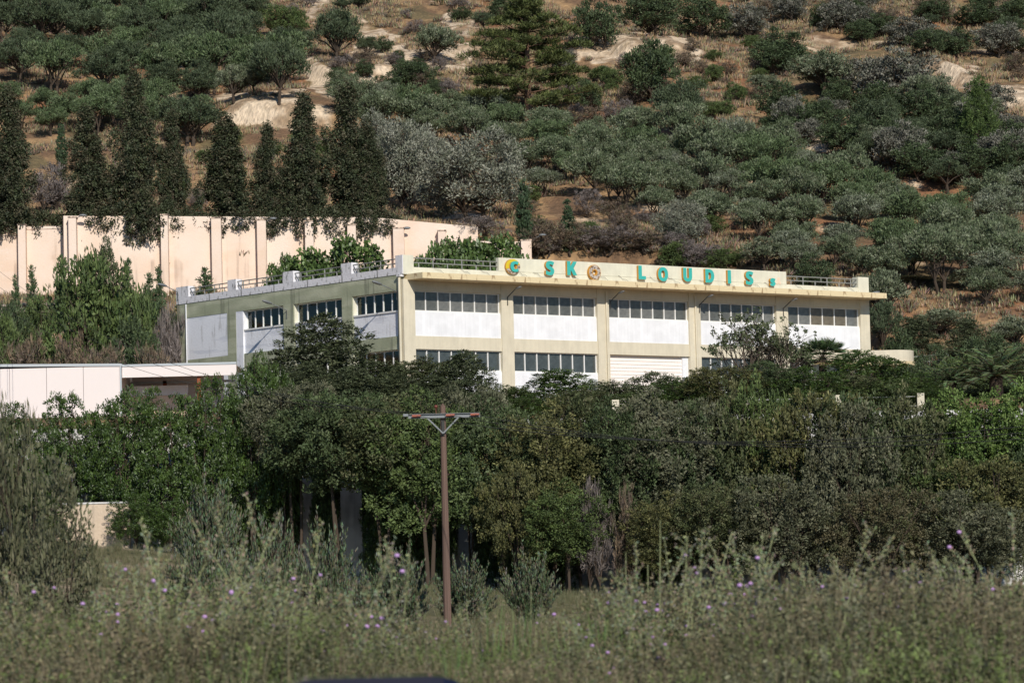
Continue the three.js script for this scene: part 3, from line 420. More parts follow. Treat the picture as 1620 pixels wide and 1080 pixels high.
function clumpy(r, n, w, h, y0, low = -0.45, loose = 0) { // a core and a shell of separate clumps, with gaps between them
  const cy = (y0 + h) / 2, ry = (h - y0) / 2, rx = w / 2, a = [[0, cy, 0, rx * 0.55, ry * 0.6, rx * 0.55]];
  for (let i = 0; i < n; i++) { const y = 1 - (1 - low) * (i + 0.5) / n, q = Math.sqrt(1 - y * y), t = i * 2.39996 + r() * 0.7, k = loose ? 0.6 + 0.42 * r() : 0.56 + 0.36 * r(), s = loose ? 0.16 + 0.17 * r() : 0.17 + 0.2 * r(); a.push([Math.cos(t) * q * rx * k, cy + y * ry * k, Math.sin(t) * q * rx * k, s * rx * 1.15, s * ry, s * rx * 1.15]); }
  return a;
}
function randLobes(r, n, w, h, y0, opt = {}) { // n lobes filling an ellipsoid of width w, from y0 to h
  const a = [], cy = (y0 + h) / 2, ry = (h - y0) / 2, rx = w / 2;
  for (let i = 0; i < n; i++) { const t = i / n * 6.283 + r() * 0.9, q = i === 0 ? 0 : 0.35 + 0.35 * r(), yy = i === 0 ? 0.35 : (r() * 1.3 - 0.65) * 0.75, s = (i === 0 ? 0.62 : 0.34 + 0.2 * r()) * (opt.s ?? 1); a.push([Math.cos(t) * q * rx, cy + yy * ry, Math.sin(t) * q * rx, s * rx, s * ry * (opt.sy ?? 1), s * rx]); }
  return a;
}
// prototypes: a hidden (never added) group with trunk and crown, w and h its size
const PROTO = {};
function proto(kind, list) { PROTO[kind] = list; }
function mkTree(crown, trunk, trunkMat, w, h, leafM = M.leafFar, cname = 'crown') { const g = new THREE.Group(); if (trunk) part('trunk', trunk, trunkMat, g); part(cname, crown, leafM, g); const P = crown.attributes.position, rs = [], ys = []; for (let i = 0; i < P.count; i += 9) { rs.push(Math.hypot(P.getX(i), P.getZ(i))); ys.push(P.getY(i)); } rs.sort((a, b) => a - b); ys.sort((a, b) => a - b); g.userData.w = 2 * rs[Math.floor(rs.length * 0.95)]; g.userData.h = ys[Math.floor(ys.length * 0.996)]; return g; }
const oliveC = [[0.10, 0.122, 0.066], [0.135, 0.156, 0.09], [0.19, 0.205, 0.135], [0.068, 0.09, 0.043]], oliveS = [[0.15, 0.16, 0.115], [0.20, 0.205, 0.155], [0.10, 0.112, 0.072], [0.24, 0.24, 0.19]], oliveD = [[0.05, 0.072, 0.032], [0.07, 0.094, 0.044], [0.036, 0.054, 0.022]];
const darkG = [[0.036, 0.058, 0.019], [0.05, 0.076, 0.026], [0.026, 0.044, 0.014], [0.062, 0.088, 0.034]], grey = [[0.13, 0.128, 0.10], [0.18, 0.172, 0.14], [0.10, 0.10, 0.078], [0.08, 0.088, 0.058]], brown = [[0.13, 0.09, 0.06], [0.17, 0.12, 0.075], [0.10, 0.072, 0.055], [0.11, 0.10, 0.055]];
function oliveProtos(cols, n, s0, leaves = 7600, opt = {}) { return Array.from({ length: n }, (_, i) => { const r = rng(s0 + i * 13), lobes = clumpy(r, 15 + (i % 4), 4.9, 4.2, 0.9); return mkTree(foliage({ lobes, leaves, per: 22, rc: 0.36, len: 0.22, wid: 0.08, cols, up: 0.7, out: 0.7, rnd: 0.55, low: -0.45, ...opt }, s0 + i), limbs({ lobes, h: 1.1, r: 0.17, stems: 1 + i % 2, lean: 0.3 }, s0 + i), M.bark, 4.9, 4.3); }); }
const groveC = [[0.088, 0.115, 0.055], [0.118, 0.145, 0.075], [0.165, 0.186, 0.115], [0.06, 0.086, 0.037]], groveG = [[0.065, 0.10, 0.036], [0.088, 0.126, 0.05], [0.048, 0.075, 0.026], [0.115, 0.148, 0.072]], groveP = [[0.10, 0.12, 0.07], [0.135, 0.155, 0.098], [0.175, 0.19, 0.135], [0.07, 0.09, 0.045]];
const groveProtos = (cols, n, s0) => Array.from({ length: n }, (_, i) => { const r = rng(s0 + i * 13), lobes = clumpy(r, 15 + (i % 4), 4.4, 3.8, 1.0, -0.3); return mkTree(foliage({ lobes, leaves: 7000, per: 20, rc: 0.36, len: 0.2, wid: 0.075, cols, up: 0.75, out: 0.6, rnd: 0.55, low: -0.6 }, s0 + i), limbs({ lobes: lobes.slice(0, 10), h: 0.8, r: 0.14, stems: 1 + i % 2, lean: 0.3 }, s0 + i), M.bark); });
proto('groveOlive', groveProtos(groveC, 4, 1010)); proto('groveGreen', groveProtos(groveG, 3, 1050)); proto('grovePale', groveProtos(groveP, 2, 1080));
proto('olive', oliveProtos(oliveC, 5, 1000)); proto('silverOlive', oliveProtos(oliveS, 3, 1100)); proto('darkOlive', oliveProtos(oliveD, 4, 1200));
const bushProtos = (cols, n, s0, o = {}) => Array.from({ length: n }, (_, i) => { const r = rng(s0 + i * 17), lobes = clumpy(r, 16 + (i % 4), 4.4, 4.0, 0.0, -0.75); return mkTree(foliage({ lobes, leaves: o.leaves ?? 7600, per: 20, rc: 0.32, len: 0.19, wid: 0.095, cols, up: 0.5, out: 0.7, rnd: 0.7, low: -0.7, ...o }, s0 + i), limbs({ lobes, h: 0.5, r: 0.12, stems: 2 }, s0 + i), M.bark, 4.5, 4.1); });
proto('bush', bushProtos(darkG, 4, 1300)); proto('greyBush', bushProtos(grey, 3, 1400)); proto('brownBush', bushProtos(brown, 3, 1500, { leaves: 3200, len: 0.32, wid: 0.06, inner: 0.4 }));
proto('silverBush', bushProtos(oliveS, 3, 1450, { leaves: 17000, len: 0.14, wid: 0.055, up: 0.35, per: 24 }));
proto('purpleBush', bushProtos([[0.14, 0.115, 0.105], [0.18, 0.15, 0.14], [0.11, 0.09, 0.08]], 2, 1550, { leaves: 3200, len: 0.36, wid: 0.05, inner: 0.4 }));
proto('greenBush', bushProtos([[0.068, 0.10, 0.024], [0.088, 0.122, 0.034], [0.048, 0.078, 0.018]], 3, 1600));
// slim cypress
proto('slimCypress', [0, 1].map(i => { const lobes = []; for (let k = 0; k < 9; k++) { const y = 0.4 + k * 0.58, w = 0.52 * Math.sin(Math.min(1, (k + 1.5) / 5) * 1.57) * (1 - Math.max(0, k - 4) * 0.17); lobes.push([0, y, 0, w, 0.5, w]); } return mkTree(foliage({ lobes, leaves: 4200, per: 16, rc: 0.16, len: 0.2, wid: 0.07, cols: [[0.03, 0.055, 0.022], [0.045, 0.075, 0.03]], up: 1.2, out: 0.3, rnd: 0.3, low: -1 }, 1700 + i), tube([V(0, -0.4, 0), V(0, 4.8, 0)], 0.09, 0.02), M.bark, 1.05, 5.4); }));
// dark cypresses with hanging foliage
const cypC = [[0.034, 0.046, 0.017], [0.046, 0.058, 0.022], [0.050, 0.052, 0.023], [0.066, 0.058, 0.030], [0.025, 0.034, 0.012]];
proto('darkCypress', [0, 1, 2, 3].map(i => {
  const r = rng(1800 + i), lobes = []; for (let k = 0; k < 34; k++) { const t = k / 33, y = -0.2 + t * 9.6, w = Math.pow(1 - t, 0.85) * 2.3 * (0.55 + 0.7 * r()) + 0.15, a = k * 2.4 + r(), out = r() < 0.3 ? 1.5 : 1, q = w * (0.35 + 0.5 * r()) * (t > 0.9 ? 0.25 : 1) * out, s = (0.5 + (1 - t) * 0.45 + r() * 0.3) * (out > 1 ? 0.7 : 1); if (r() < 0.8) lobes.push([Math.cos(a) * q, y + (r() - 0.5) * 0.5, Math.sin(a) * q, s * 0.72, s * (0.9 + 0.5 * r()), s * 0.72]); }
  for (let k = 0; k < 5; k++) lobes.push([(r() - 0.5) * 0.5, 1 + k * 1.8, (r() - 0.5) * 0.5, 0.95 - k * 0.15, 1.2, 0.95 - k * 0.15]); if (i % 2) for (let k = 0; k < 5; k++) lobes.push([0.9 + 0.1 * k, 3.4 + k * 0.85, 0.4 - 0.2 * k, 0.6 - k * 0.09, 0.7, 0.6 - k * 0.09]); for (let k = 0; k < 9; k++) { const a = k * 0.7 + r() * 0.5, q = 1.7 + 0.8 * r(), dn = r(); lobes.push([Math.cos(a) * q, 0.45 - 0.5 * dn, Math.sin(a) * q, 0.75, 0.8 + 0.35 * dn, 0.75]); }
  const tg = [tube([V(0, -0.6, 0), V(0.1, 4, 0.05), V(0, 9.2, 0)], 0.22, 0.03, 7)]; for (let k = 0; k < 16; k++) { const l = lobes[k]; tg.push(tube([V(0, l[1] + 0.4, 0), V(l[0] * 0.9, l[1] + 0.3, l[2] * 0.9)], 0.05, 0.015, 4)); }
  return mkTree(foliage({ lobes, leaves: 46000, per: 22, rc: 0.26, len: 0.18, wid: 0.09, cols: cypC, up: -0.35, out: 0.5, rnd: 0.7, low: -1, flat: 1.3, inner: 0.15 }, 1800 + i), mergeGeometries(tg.map(x => x.toNonIndexed())), M.bark, 4.6, 9.8);
}));
// big pine
proto('pine', [0].map(() => {
  const r = rng(1900), lobes = [], tg = [tube([V(0, -0.5, 0), V(0.15, 5, 0), V(0, 11.6, 0)], 0.3, 0.05, 8)];
  for (let k = 0; k < 64; k++) { const t = Math.pow(k / 63, 0.95), y = 1.6 + t * 10.0, reach = (t < 0.25 ? 4.2 + t * 4 : 5.4 * (1 - t) / 0.75 + 0.35) * (0.45 + 0.6 * r()), a = k * 2.39996 + r() * 0.8, x = Math.cos(a) * reach, z = Math.sin(a) * reach, s = 0.45 + 0.5 * r() * (1.1 - t); lobes.push([x, y, z, s * 1.25, s * 0.5, s * 1.25]); lobes.push([x * 0.6, y - 0.1, z * 0.6, s * 0.9, s * 0.42, s * 0.9]); tg.push(tube([V(0, y - 0.5, 0), V(x * 0.6, y - 0.2, z * 0.6), V(x, y, z)], 0.07, 0.015, 4)); }
  return mkTree(foliage({ lobes, leaves: 46000, per: 24, rc: 0.30, len: 0.32, wid: 0.06, cols: [[0.062, 0.08, 0.016], [0.08, 0.098, 0.022], [0.044, 0.06, 0.012], [0.098, 0.112, 0.03]], up: 0.7, out: 0.5, rnd: 0.7, low: -0.35 }, 1900), mergeGeometries(tg.map(x => x.toNonIndexed())), M.barkPine, 10.2, 12.2);
}));
// loose young conifer
const youngC = [[0.05, 0.085, 0.03], [0.075, 0.12, 0.045], [0.06, 0.095, 0.04]];
proto('youngConifer', [0, 1, 2].map(i => { const r = rng(2000 + i), lobes = []; for (let k = 0; k < 16; k++) { const t = k / 15, w = 0.75 * (1 - t) + 0.08, a = k * 2.4, q = w * 0.75; lobes.push([Math.cos(a) * q, 0.3 + t * 3.3, Math.sin(a) * q, 0.18 + 0.2 * (1 - t), 0.2, 0.18 + 0.2 * (1 - t)]); } return mkTree(foliage({ lobes, leaves: 3200, per: 14, rc: 0.16, len: 0.2, wid: 0.06, cols: youngC, up: 0.4, out: 0.9, rnd: 0.6, low: -0.8 }, 2000 + i), tube([V(0, -0.3, 0), V(0.04, 3.6, 0)], 0.06, 0.01, 5), M.bark, 1.9, 3.8); }));
// broad trees of the middle distance (leaves larger in view)
function broad(n, s0, cols, o) { return Array.from({ length: n }, (_, i) => { const r = rng(s0 + i * 19), lobes = clumpy(r, Math.round((o.fill ?? 20) * 0.7), o.w, o.h, o.y0 ?? 0.6, o.lowL ?? -0.8, 1); return mkTree(foliage({ lobes, cols, leaves: 15000, per: 22, rc: 0.30, len: 0.16, wid: 0.08, up: 0.3, out: 0.7, rnd: 0.8, low: -0.8, inner: 0.22, ...o, cols: o.sets ? o.sets[i % o.sets.length] : cols }, s0 + i), limbs({ lobes: lobes.slice(0, 9), h: o.th ?? 1.2, r: o.tr ?? 0.16, stems: 2 }, s0 + i), o.bark ?? M.bark, o.w, o.h, o.m ?? M.leafFar); }); }
const hedgeC = [[0.036, 0.066, 0.010], [0.048, 0.086, 0.014], [0.066, 0.106, 0.022], [0.026, 0.05, 0.008]];
const scrubC = [[0.052, 0.066, 0.022], [0.068, 0.082, 0.027], [0.088, 0.098, 0.038], [0.04, 0.054, 0.016], [0.10, 0.10, 0.045]];
proto('hedgeTree', broad(3, 2100, hedgeC, { w: 6, h: 7, y0: 0.3, fill: 44, m: M.leafGloss, leaves: 24000, rc: 0.24 }));
const scrubSets = [scrubC, [[0.05, 0.078, 0.017], [0.068, 0.10, 0.023], [0.09, 0.125, 0.034], [0.036, 0.06, 0.012]], [[0.07, 0.076, 0.038], [0.09, 0.094, 0.05], [0.115, 0.115, 0.066], [0.05, 0.056, 0.026]], [[0.074, 0.078, 0.022], [0.10, 0.10, 0.03], [0.125, 0.12, 0.042], [0.052, 0.058, 0.016]], [[0.042, 0.066, 0.02], [0.056, 0.082, 0.027], [0.03, 0.05, 0.013], [0.074, 0.098, 0.038]], [[0.075, 0.066, 0.03], [0.095, 0.082, 0.04], [0.06, 0.066, 0.024]]];
proto('scrubTree', broad(6, 2200, scrubC, { sets: scrubSets, w: 6, h: 7, y0: 0.5, fill: 40, leaves: 24000, rc: 0.26 }));
proto('overTree', broad(5, 2250, scrubC, { sets: [scrubSets[0], scrubSets[4], scrubSets[2], scrubSets[3], scrubSets[1]], w: 6, h: 9, y0: 3.0, fill: 44, leaves: 27000, rc: 0.28, th: 3.0, tr: 0.12, lowL: -1, low: -1 }));
proto('highTree', broad(4, 2280, scrubC, { sets: [scrubSets[0], scrubSets[2], scrubSets[4], scrubSets[0]], w: 6, h: 9, y0: 5.0, fill: 40, leaves: 25000, rc: 0.28, th: 4.6, tr: 0.1, lowL: -1, low: -1 }));
proto('greenTree', broad(3, 2300, [[0.072, 0.122, 0.02], [0.095, 0.15, 0.03], [0.055, 0.098, 0.016], [0.12, 0.17, 0.045]], { w: 6, h: 6, y0: 0.4, fill: 30, leaves: 22000, len: 0.16, wid: 0.10, up: 0.1 }));
proto('greenTall', broad(3, 2350, [[0.072, 0.122, 0.02], [0.095, 0.15, 0.03], [0.055, 0.098, 0.016], [0.12, 0.17, 0.045]], { w: 6.5, h: 9.5, y0: 3.2, fill: 56, leaves: 30000, len: 0.16, wid: 0.10, up: 0.1, rc: 0.28, th: 3.4, lowL: -1, low: -1 }));
proto('paleBush', broad(2, 2400, [[0.09, 0.108, 0.052], [0.12, 0.135, 0.07], [0.062, 0.08, 0.036]], { w: 4.5, h: 4, y0: 0.2, fill: 24, leaves: 11000 }));
proto('figTree', broad(3, 2500, [[0.07, 0.112, 0.028], [0.09, 0.138, 0.038], [0.05, 0.086, 0.02]], { w: 6, h: 5, y0: 0.8, fill: 26, leaves: 12000, len: 0.22, wid: 0.18, per: 12, rc: 0.34, up: -0.1, rnd: 1, inner: 0.12, m: M.leafGloss }));
const conBroad = (s0, cols, w, h, n) => { const r = rng(s0), lobes = []; for (let k = 0; k < 44; k++) { const t = k / 43, rad = w / 2 * Math.sqrt(1 - t * t * 0.98) * (1 - 0.25 * t) + 0.05, a = k * 2.4 + r(), q = rad * (0.45 + 0.5 * r()), s = 0.45 + 0.55 * (1 - t) * r() + 0.1; lobes.push([Math.cos(a) * q, 0.4 + t * (h - 0.7), Math.sin(a) * q, s, s * 1.0, s]); } for (let k = 0; k < 5; k++) lobes.push([0, h * (0.12 + k * 0.16), 0, w * 0.3 * (1 - k * 0.17), h * 0.13, w * 0.3 * (1 - k * 0.17)]); return mkTree(foliage({ lobes, leaves: n, per: 22, rc: 0.26, len: 0.19, wid: 0.07, cols, up: 0.35, out: 0.8, rnd: 0.6, low: -0.8 }, s0), limbs({ lobes: lobes.slice(0, 8), h: h * 0.4, r: 0.2 }, s0), M.bark, w, h); };
proto('juniper', [conBroad(2600, [[0.046, 0.06, 0.023], [0.06, 0.076, 0.03], [0.08, 0.092, 0.04], [0.036, 0.048, 0.018]], 6, 8, 28000), conBroad(2611, [[0.044, 0.058, 0.024], [0.058, 0.075, 0.03], [0.074, 0.088, 0.04]], 4, 6.5, 18000)]);
proto('brightConifer', [conBroad(2650, [[0.056, 0.092, 0.018], [0.072, 0.112, 0.025], [0.042, 0.074, 0.014]], 5.5, 6.5, 20000)]);
// young olive with upright shoots
proto('youngOlive', [0, 1, 2].map(i => { const r = rng(2700 + i), L = new Leaves(16000), tg = [tube([V(0, -0.3, 0), V(0.02, 0.6, 0)], 0.06, 0.04, 6)], cols = [[0.085, 0.105, 0.056], [0.062, 0.084, 0.038], [0.115, 0.13, 0.08]];
  for (let k = 0; k < 210; k++) { const a = r() * 6.28, sp = 0.1 + 0.95 * Math.sqrt(r()), len = 0.5 + 1.1 * r(), b = V(Math.cos(a) * 0.3 * sp, 0.05 + 0.5 * r(), Math.sin(a) * 0.3 * sp), dx = Math.cos(a) * sp * 0.75, dz = Math.sin(a) * sp * 0.75, tip = V(b.x + dx * len * 0.8, b.y + len * (1.0 - 0.6 * sp * sp), b.z + dz * len * 0.8); tg.push(tube([b, tip], 0.012, 0.004, 3)); const c = cols[k % 3]; for (let j = 0; j < 72; j++) { const t = -0.1 + 1.1 * r(); L.add(lerp(b.x, tip.x, t) + gauss(r) * 0.04, lerp(b.y, tip.y, t), lerp(b.z, tip.z, t) + gauss(r) * 0.04, dx * 0.5 + (r() - 0.5) * 1.2, 0.9 + (r() - 0.5) * 0.7, dz * 0.5 + (r() - 0.5) * 1.2, 0.10, 0.034, c.map(q => q * (0.7 + 0.6 * r())), r); } }
  return mkTree(L.build(), mergeGeometries(tg.map(x => x.toNonIndexed())), M.bark, 1.8, 2.4); }));
// twiggy half-bare shrub
proto('twiggy', [0, 1].map(i => { const r = rng(2800 + i), tg = [], L = new Leaves(14000); function grow(p, d, len, rad, lev) { const e = p.clone().addScaledVector(d, len), m = p.clone().lerp(e, 0.5).add(V(gauss(r) * 0.06 * len, gauss(r) * 0.05 * len, gauss(r) * 0.06 * len)); tg.push(tube([p, m, e], rad, rad * 0.55, lev > 2 ? 3 : 4)); if (lev >= 5) { const n = r() < 0.7 ? 9 : 0; for (let k = 0; k < n; k++) L.add(e.x + gauss(r) * 0.1, e.y + gauss(r) * 0.1, e.z + gauss(r) * 0.1, gauss(r), 0.5 + gauss(r), gauss(r), 0.16, 0.08, [[0.07, 0.09, 0.036], [0.052, 0.072, 0.026], [0.10, 0.112, 0.055]][k % 3], r); return; } const n = lev < 2 ? 4 : 3; for (let k = 0; k < n; k++) grow(e.clone().lerp(p, r() * 0.4), V(d.x + gauss(r) * 0.75, d.y * 0.9 + 0.18 + gauss(r) * 0.4, d.z + gauss(r) * 0.75).normalize(), len * (0.66 + 0.2 * r()), rad * 0.58, lev + 1); } for (let s = 0; s < 4; s++) grow(V(gauss(r) * 0.3, -0.2, gauss(r) * 0.3), V(gauss(r) * 0.6, 1, gauss(r) * 0.6).normalize(), 1.5, 0.085, 1); const g = mergeGeometries(tg.map(x => x.toNonIndexed())); g.computeBoundingBox(); const bb = g.boundingBox; return mkTree(L.build(), g, M.twig, Math.max(bb.max.x - bb.min.x, 1), bb.max.y); }));
// palms
function frond(L, r, base, a, el, len, droop, cols, wl) { let p = base.clone(); const st = 16; let e = el; const c = cols[Math.floor(r() * cols.length)]; const pts = [p.clone()]; for (let k = 0; k < st; k++) { e -= droop / st; const d = V(Math.cos(a) * Math.cos(e), Math.sin(e), Math.sin(a) * Math.cos(e)), q = p.clone().addScaledVector(d, len / st); for (const s of [-1, 1]) for (let j = 0; j < 2; j++) { const side = V(-Math.sin(a) * s, 0, Math.cos(a) * s), t = (k + j * 0.5) / st, ll = wl * Math.sin(Math.PI * (0.12 + 0.86 * t)); L.add(lerp(p.x, q.x, j / 2), lerp(p.y, q.y, j / 2), lerp(p.z, q.z, j / 2), side.x + d.x * 0.9, 0.25 + d.y * 0.9 - 0.3 * t, side.z + d.z * 0.9, ll, 0.06, c.map(v => v * (0.7 + 0.6 * r())), r); } p = q; pts.push(p.clone()); } return pts; }
proto('datePalm', [0].map(() => { const r = rng(2900), L = new Leaves(6000), tg = [tube([V(0, -0.3, 0), V(0, 1.2, 0)], 0.35, 0.3, 9)]; for (let k = 0; k < 46; k++) { const pts = frond(L, r, V(0, 1.2, 0), k * 2.4, 1.35 - 1.15 * (k / 46), 2.7 + r() * 0.6, 0.9 + r() * 0.4, [[0.09, 0.125, 0.05], [0.12, 0.155, 0.07], [0.07, 0.10, 0.04]], 0.5); tg.push(tube(pts, 0.03, 0.006, 3)); } return mkTree(L.build(), mergeGeometries(tg.map(x => x.toNonIndexed())), M.bark, 5.2, 3.9, M.leafFar, 'fronds'); }));
proto('fanPalm', [0].map(() => { const r = rng(2950), L = new Leaves(6000), tg = [tube([V(0, -0.3, 0), V(0, 2.6, 0)], 0.2, 0.16, 9)]; for (let k = 0; k < 40; k++) { const a = k * 2.4, el = 1.4 - 1.9 * (k / 40), b = V(0, 2.6, 0), d = V(Math.cos(a) * Math.cos(el), Math.sin(el), Math.sin(a) * Math.cos(el)), h = b.clone().addScaledVector(d, 0.75); tg.push(tube([b, h], 0.018, 0.012, 3)); for (let j = 0; j < 26; j++) { const f = (j / 25 - 0.5) * 2.9, s = V(-Math.sin(a), 0, Math.cos(a)); L.add(h.x, h.y, h.z, d.x * Math.cos(f) + s.x * Math.sin(f), d.y * Math.cos(f) - 0.1, d.z * Math.cos(f) + s.z * Math.sin(f), 0.62, 0.05, k > 32 ? [0.20, 0.15, 0.07] : [[0.06, 0.10, 0.035], [0.085, 0.13, 0.05]][k % 2].map(v => v * (0.8 + 0.4 * r())), r); } } return mkTree(L.build(), mergeGeometries(tg.map(x => x.toNonIndexed())), M.bark, 2.6, 3.8, M.leafFar, 'fronds'); }));
console.log('plant shapes done');

const placed = [];
let pick = 0;
function plant(kind, name, x, d, w, h, label, category, group, o = {}) {
  const list = PROTO[kind], p = list[(o.v ?? pick++) % list.length], g = p.clone(); g.name = numbered(name); g.position.set(x, (o.y ?? H(x, d)) - 0.05, -d); g.rotation.y = o.turn ?? R0() * 6.283; const s = w / p.userData.w; g.scale.set(s, h / p.userData.h, s * (o.deep ?? 1)); if (o.lean) g.rotation.z = o.lean;
  g.userData = {}; tag(g, label, category, group); scene.add(g); return g;
}
// plant by survey: picture centre x, top and foot rows, width, optional distance
function put(kind, name, label, category, px, top, foot, wpx, o = {}) {
  let x, d; if (o.d) { d = o.d; x = at(px, foot, d).x; } else[x, d] = hit(px, foot);
  const y = H(x, d), h = Math.max(0.5, at(px, top, d).y - y); return plant(kind, name, x, d, wpx * d / FPX, h, label, category, o.group, o);
}
// groves: rows across the slope; a row is counted from below, a tree from the left
function grove(poly, d0, d1, rowGap, gap, size, name, what, group, kinds, seed, skip = 0.06) {
  const r = rng(seed); let row = 0;
  for (let d = d0; d < d1; d += rowGap) {
    const R = []; for (let x = -75 + r() * gap; x < 75; x += gap * (0.85 + 0.3 * r())) { const dd = d + (r() - 0.5) * rowGap * 0.55, q = pic(x, H2(x, dd), dd); if (r() < skip || !inPoly(poly, q[0], q[1])) continue; R.push([x, dd]); }
    if (!R.length) continue; row++;
    R.forEach(([x, dd], i) => { const s = size * (0.72 + 0.56 * r()), k = kinds[Math.floor(r() * kinds.length)]; plant(k, name, x, dd, s, s * (0.78 + 0.2 * r()), `${k === 'grovePale' ? 'silvery' : k === 'darkOlive' ? 'dark green' : k === 'groveGreen' ? 'green' : 'grey-green'} ${what}, ${ord(row)} row up, ${ord(i + 1)} from left`, 'tree', group); });
  }
}
grove([[500, 150], [600, 160], [760, 200], [900, 222], [1100, 235], [1200, 262], [1330, 300], [1480, 360], [1640, 330], [1640, 515], [1560, 500], [1430, 470], [1330, 470], [1270, 440], [1190, 405], [1120, 375], [1010, 350], [930, 325], [850, 318], [830, 300], [700, 235], [600, 215], [505, 190]], 226, 332, 3.9, 3.45, 3.65, 'olive_tree', 'olive tree of the large grove', 'olive trees of the large grove', ['groveOlive', 'groveOlive', 'groveOlive', 'groveGreen', 'grovePale'], 61, 0.03);
grove([[-20, -40], [350, -40], [385, 40], [430, 70], [470, 110], [480, 165], [250, 168], [-20, 150]], 290, 410, 5.0, 5.0, 4.8, 'olive_tree', 'olive tree of the upper left grove', 'olive trees of the upper grove', ['darkOlive', 'darkOlive', 'groveGreen'], 62, 0.03);
grove([[-20, 175], [190, 175], [350, 205], [350, 222], [-20, 215]], 270, 320, 4.0, 3.6, 3.9, 'olive_tree', 'olive tree in the strip above the cypresses', 'olive trees of the bright strip', ['groveGreen'], 63, 0);
